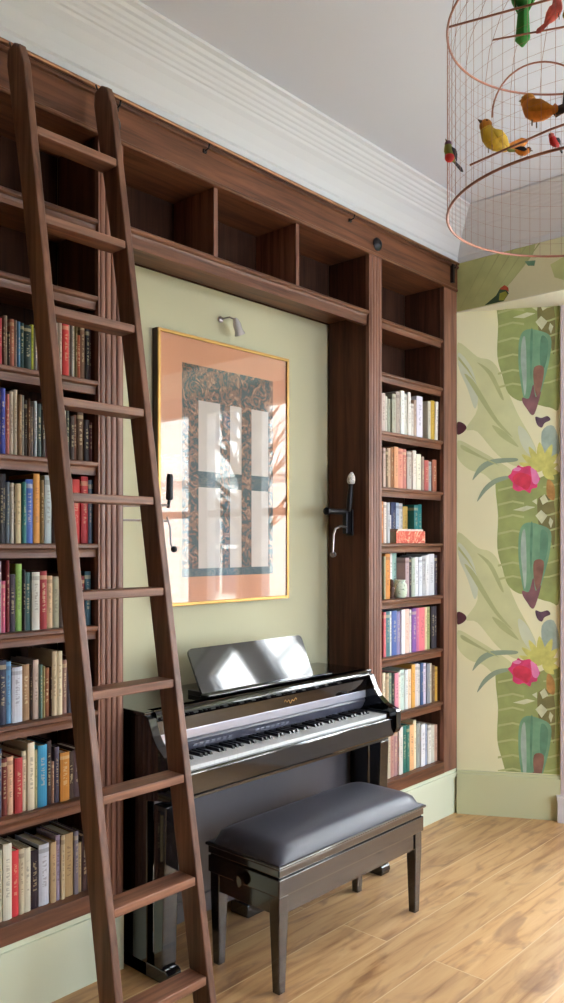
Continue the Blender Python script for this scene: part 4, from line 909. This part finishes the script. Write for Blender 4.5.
# ------------------------------------------------------------------ bird cage with decorative birds
CX, CY, CR = 2.02, .80, .35
Z1, Z2 = 2.333, 2.803
cg = thing('hanging_birdcage', 'large round copper wire birdcage hanging from the ceiling', 'birdcage', (CX, CY, Z1))
def ringpts(r, z, n=96): return [(CX+r*math.cos(2*PI*k/n), CY+r*math.sin(2*PI*k/n), z) for k in range(n)]
for z, r in ((Z1, .0034), (Z2, .0030)):
    bm = bmesh.new(); vtube(bm, ringpts(CR, z), r, 8, closed=True); obj('hoop', bm, COPPER, cg, smooth=True)
for k in range(72):
    a = 2*PI*k/72; x, y = CX+CR*math.cos(a), CY+CR*math.sin(a)
    bm = bmesh.new(); vtube(bm, [(x, y, Z1), (x, y, Z2)], .00045, 5); obj('wire', bm, COPPER, cg)
bm = bmesh.new()
for k in range(1, 13): vtube(bm, ringpts(CR, Z1+(Z2-Z1)*k/13, 72), .0003, 4, closed=True)
obj('cross_wire', bm, COPPER, cg)
bm = bmesh.new()      # shallow domed crown
for k in range(24):
    a = 2*PI*k/24
    vtube(bm, [(CX+CR*math.cos(t)*math.cos(a), CY+CR*math.cos(t)*math.sin(a), Z2+.30*math.sin(t)) for t in (0, .3, .6, .9, 1.2, 1.5)], .0007, 4)
obj('crown', bm, COPPER, cg)
bm = bmesh.new(); vtube(bm, [(CX, CY, Z2+.29), (CX, CY, ZC-.012)], .003, 8); lathe(bm, [(.045, 0), (.045, -.010), (.012, -.022), (.003, -.024)], (CX, CY, ZC-.001)); obj('suspension', bm, COPPER, cg)
def seg_in(p, q, r, name='perch'):
    """a straight rod run on until it meets the cage wall both ways"""
    p, q = Vector(p), Vector(q); d = (q-p); d2 = Vector((d.x, d.y)); pc = Vector((p.x-CX, p.y-CY))
    A_ = d2.dot(d2); B_ = 2*pc.dot(d2); C_ = pc.dot(pc)-(CR*.995)**2; s = math.sqrt(max(B_*B_-4*A_*C_, 0))
    t0, t1 = (-B_-s)/(2*A_), (-B_+s)/(2*A_)
    bm = bmesh.new(); vtube(bm, [p+d*t0, p+d*t1], r, 8); return obj(name, bm, COPPER, cg, smooth=True)
bm = bmesh.new(); vtube(bm, [(1.824, 1.025, 2.440), (1.790, .805, 2.440), (1.785, .545, 2.440)], .0028, 8); obj('perch', bm, COPPER, cg, smooth=True)
seg_in((1.817, 1.078, 2.803), (1.896, .816, 2.803), .0028, 'cross_bar')
bm = bmesh.new(); vtube(bm, [(1.786, .943, 2.70), (1.852, .797, 2.70), (1.95, .58, 2.70), (1.985, .46, 2.70)], .0022, 8); obj('perch', bm, COPPER, cg, smooth=True)
hx_, hy_, hz_ = 1.905, .868, 2.535      # an inner swing hoop
bm = bmesh.new(); vtube(bm, [(hx_+.6725*.128*math.cos(a), hy_-.740*.128*math.cos(a), hz_+.135*math.sin(a)) for a in (PI*k/30 for k in range(31))], .0022, 8); obj('swing', bm, COPPER, cg, smooth=True)

def mk(n, c, r=.75): return mottled('feathers_'+n, c, r, amount=.25, scale=60, stretch=(1, 1, .3))
F_Y = mk('yellow', (204, 166, 44)); F_O = mk('orange', (206, 124, 40)); F_B = mk('brown', (120, 78, 44)); F_G = mk('green', (46, 126, 44)); F_P = mk('pink', (206, 96, 88)); F_R = mk('red', (196, 40, 40))
F_D = mk('dark', (44, 40, 44)); F_OL = mk('olive', (128, 130, 60)); F_V = mk('purple', (110, 66, 96)); F_C = mk('cream', (222, 200, 140)); F_OK = mk('ochre', (186, 118, 24))
BEAK = base_mat('beak_horn', (90, 70, 50), .4)[0]; EYE = base_mat('eye_black', (10, 10, 10), .1)[0]
def bird(label, p, size, fwd, rise, mats, tail=1.0, tail_rise=None, tail_mat=None, tail_flat=.22, tail_w=1.0, extra=None):
    """p: middle of the body; size: body length; fwd: heading (unit plan vector); rise: upward pitch of the body"""
    body_m, head_m, wing_m = mats
    f = Vector((fwd[0]*math.cos(rise), fwd[1]*math.cos(rise), math.sin(rise))).normalized()
    p = Vector(p); side = f.cross(Vector((0, 0, 1))).normalized(); up = side.cross(f)
    t = thing('decorative_bird', label, 'bird', p, 'feathered birds in the hanging cage')
    L_ = size
    pts = [p-f*L_*.50+up*L_*.02, p-f*L_*.38, p-f*L_*.2, p, p+f*L_*.18+up*L_*.02, p+f*L_*.30+up*L_*.08, p+f*L_*.38+up*L_*.15, p+f*L_*.46+up*L_*.18, p+f*L_*.53+up*L_*.18]
    rad = [L_*.05, L_*.13, L_*.22, L_*.265, L_*.24, L_*.19, L_*.17, L_*.14, L_*.05]
    bm = bmesh.new(); vtube(bm, pts, rad, 14); ob_ = obj('body', bm, body_m, t, smooth=True)
    hc = p+f*L_*.40+up*L_*.17
    bm = bmesh.new(); ball(bm, hc, L_*.185); obj('head', bm, head_m, t, smooth=True)
    bm = bmesh.new(); lathe(bm, [(L_*.06, 0), (L_*.035, L_*.08), (.0004, L_*.16)], hc+f*L_*.15, f-up*.15, 8); obj('beak', bm, BEAK, t, smooth=True)
    for s in (1, -1):
        bm = bmesh.new(); ball(bm, hc+f*L_*.09+side*s*L_*.145+up*L_*.04, L_*.028, seg=8); obj('eye', bm, EYE, t, smooth=True)
        w = [p+f*L_*.20+side*s*L_*.22+up*L_*.06, p+side*s*L_*.28+up*L_*.05, p-f*L_*.25+side*s*L_*.22+up*L_*.08, p-f*L_*.55+side*s*L_*.08+up*L_*.10]
        bm = bmesh.new(); vtube(bm, w, [L_*.05, L_*.15, L_*.13, L_*.02], 10, flat=.35, up=side); obj('wing', bm, wing_m, t, smooth=True)
        bm = bmesh.new(); q = p-f*L_*.02+side*s*L_*.09-up*L_*.22; vtube(bm, [q, q-Vector((0, 0, L_*.16))], L_*.018, 6); obj('leg', bm, BEAK, t)
    tr = rise if tail_rise is None else tail_rise
    tf = Vector((-fwd[0]*math.cos(tr), -fwd[1]*math.cos(tr), math.sin(tr)))
    q = p-f*L_*.42; TL = L_*tail
    bm = bmesh.new(); vtube(bm, [q, q+tf*TL*.4, q+tf*TL*.8, q+tf*TL], [L_*.09*tail_w, L_*.11*tail_w, L_*.13*tail_w, L_*.03], 10, flat=tail_flat, up=side); obj('tail', bm, tail_mat or wing_m, t, smooth=True)
    if extra: extra(t, p, f, side, up, L_)
    return t
RT = Vector((.6725, -.740)); FW = Vector((.740, .6725))     # room directions along and across the cage as one faces the bookcase
def hd(a, b): v = RT*a+FW*b; v.normalize(); return (v.x, v.y)
def red_breast(t, p, f, side, up, L_):
    bm = bmesh.new(); ball(bm, p-f*L_*.10-up*L_*.10-Vector((0, 0, L_*.08)), L_*.25); obj('breast', bm, F_R, t, smooth=True)
bird('bright yellow bird with an upright orange tail, on the lower perch', (1.838, .970, 2.490), .085, hd(-.95, -.35), .55, (F_Y, F_OK, F_Y), .95, .45, F_O)
bird('orange and ochre bird beside the brown one on the perch', (1.815, .845, 2.508), .095, hd(-.6, .8), .5, (F_O, F_OK, F_OK), .22, .3, F_O)
bird('plump brown bird at the right end of the perch', (1.784, .728, 2.500), .100, hd(.3, -.9), .35, (F_B, F_B, F_D), .6, .2, F_D)
bird('tiny bird with red breast and purple head clinging to the cage left side', (1.757, 1.043, 2.452), .048, hd(-.75, -.5), .9, (F_OL, F_V, F_D), .8, -.5, F_D, extra=red_breast)
bird('tiny brown bird with orange breast on the bottom hoop', (1.670, .812, 2.3505), .034, hd(.9, .1), -.1, (F_O, F_B, F_D), .6, 0, F_OL)
bird('tiny red-headed bird on the bottom hoop, right of the brown one', (1.676, .742, 2.3505), .034, hd(-.6, -.5), .3, (F_R, F_P, F_D), .6, -.5, F_D)
bird('green parrot with a long hanging tail, high in the cage', (1.872, .905, 2.850), .105, hd(-.1, -.6), 1.15, (F_G, F_G, F_G), .80, -1.35, F_G, tail_flat=.8, tail_w=1.7)
bird('small salmon pink bird on the upper perch', (1.835, .812, 2.733), .056, hd(.8, -.4), .95, (F_P, F_P, F_P), .6, -.6, F_P)
bird('small cream bird at the right of the upper perch', (1.850, .782, 2.722), .050, hd(-.4, -.8), .2, (F_C, F_C, F_OL), .6, -.3, F_OL)

# ------------------------------------------------------------------ the street outside the bay, mirrored in the picture glass
STUC = mottled('white_stucco', (232, 228, 222), .8, amount=.04, scale=1)
DKG = mottled('dark_window_glass', (60, 66, 74), .1, amount=.1, scale=2)
hs = thing('terrace_house', 'white stucco terrace house across the street, mirrored in the picture glass', 'building', (15, -6, -1.2))
obj('facade', B((15, 20, -24, 12, -1.2, 11)), STUC, hs)
for k in range(9):
    y = -22+k*3.6
    for z in (.2, 4.2):
        w = obj('house_window', B((14.95, 15.05, y, y+1.25, z, z+2.4)), DKG, hs)
        obj('window_surround', B((14.90, 15.0, y-.18, y, z-.1, z+2.6), (14.90, 15.0, y+1.25, y+1.43, z-.1, z+2.6), (14.86, 15.0, y-.25, y+1.5, z+2.6, z+2.8), (14.92, 14.97, y+.58, y+.67, z, z+2.4), (14.92, 14.97, y, y+1.25, z+1.15, z+1.25)), STUC, w)
obj('cornice_band', B((14.7, 15, -24, 12, 3.2, 3.5), (14.8, 15, -24, 12, 7.6, 7.9)), STUC, hs)
pv = struct('ground_outside', B((4.95, 30, -30, 18, -1.3, -1.2)), mottled('pavement', (150, 148, 142), .8, amount=.1, scale=3))
tr = thing('street_tree', 'bare branching street tree outside the bay, mirrored in the picture glass', 'tree', (11.8, -6.6, -1.2))
BARK = mottled('bark', (92, 78, 66), .9, amount=.3, scale=10)
bm = bmesh.new(); vtube(bm, [(11.8, -6.6, -1.2), (11.82, -6.62, 1.0), (11.75, -6.55, 3.0), (11.85, -6.6, 5.0)], [.2, .17, .12, .05], 10); obj('trunk', bm, BARK, tr, smooth=True)
bm = bmesh.new()
for k in range(26):
    z = 1.2+k*.15; a = k*2.4; ln = 1.5-.03*k
    p0 = Vector((11.78, -6.58, z)); d = Vector((math.cos(a), math.sin(a), .8))
    vtube(bm, [p0, p0+d*ln*.5, p0+d*ln+Vector((0, 0, .3))], [.06, .04, .012], 6)
    for s in (-.4, .4): vtube(bm, [p0+d*ln*.5, p0+d*ln*.5+Vector((math.cos(a+s*2), math.sin(a+s*2), .9))*.6], [.025, .008], 5)
obj('branch', bm, BARK, tr)
bm = bmesh.new(); bmesh.ops.create_icosphere(bm, subdivisions=3, radius=1.0)
for v in bm.verts: v.co = Vector((9.4+v.co.x*.6, -5+v.co.y*6.5, -.45+v.co.z*.9))*1.0+Vector((random.uniform(-.06, .06),)*3)
tag(obj('hedge', bm, mottled('hedge_leaves', (96, 118, 62), .9, amount=.4, scale=9)), 'clipped green hedge outside the bay, mirrored in the picture glass', 'hedge', kind='stuff')

# ------------------------------------------------------------------ daylight
wd = bpy.data.worlds.new('overcast_sky'); sc.world = wd; wd.use_nodes = True
nt = wd.node_tree; bg = nt.nodes['Background']
bg.inputs['Color'].default_value = (0.82, 0.95, 1.14, 1); bg.inputs['Strength'].default_value = 20.0
sl = bpy.data.lights.new('afternoon_sun', 'SUN'); sl.energy = 38; sl.angle = .02; sl.color = (1, .96, .9)
so = bpy.data.objects.new('afternoon_sun', sl); COL.objects.link(so); so.location = (0, 0, 8); so.rotation_euler = Vector((.78, -.12, -.55)).to_track_quat('-Z', 'Y').to_euler()
def portal(name, loc, direction, w, h):
    ld = bpy.data.lights.new(name, 'AREA'); ld.shape = 'RECTANGLE'; ld.size = w; ld.size_y = h; ld.cycles.is_portal = True
    lo = bpy.data.objects.new(name, ld); COL.objects.link(lo); lo.location = loc
    lo.rotation_euler = Vector(direction).to_track_quat('-Z', 'Y').to_euler(); return lo
zc = (ZSILL+ZHEAD)/2; zh = ZHEAD-ZSILL
portal('sky_portal', (XB+.14, (YB0+YB1)/2, zc), (-1, 0, 0), YB1-YB0, zh)
m_ = (A1+A2)/2-nrm*.14; portal('sky_portal', (m_.x, m_.y, zc), (nrm.x, nrm.y, 0), (A2-A1).length, zh)
m2 = (Vector((XB, YB0))+C0)/2; n3 = Vector((nrm.x, -nrm.y)); portal('sky_portal', (m2.x-n3.x*.16, m2.y-n3.y*.16, zc), (n3.x, n3.y, 0), 1.5, zh)
portal('sky_portal', (2.85, -2.84, 1.6), (0, 1, 0), 1.3, 2.2)  # portal of the added rear window

sc.view_settings.view_transform = 'Standard'; sc.view_settings.look = 'None'; sc.view_settings.gamma = 1.0
sc.view_settings.use_curve_mapping = False; sc.view_settings.exposure = 0.0
sc.cycles.max_bounces = 10; sc.cycles.diffuse_bounces = 6; sc.cycles.glossy_bounces = 5; sc.cycles.transparent_max_bounces = 12
sc.cycles.use_denoising = True; sc.cycles.sample_clamp_indirect = 8.0; sc.cycles.caustics_reflective = False; sc.cycles.caustics_refractive = False
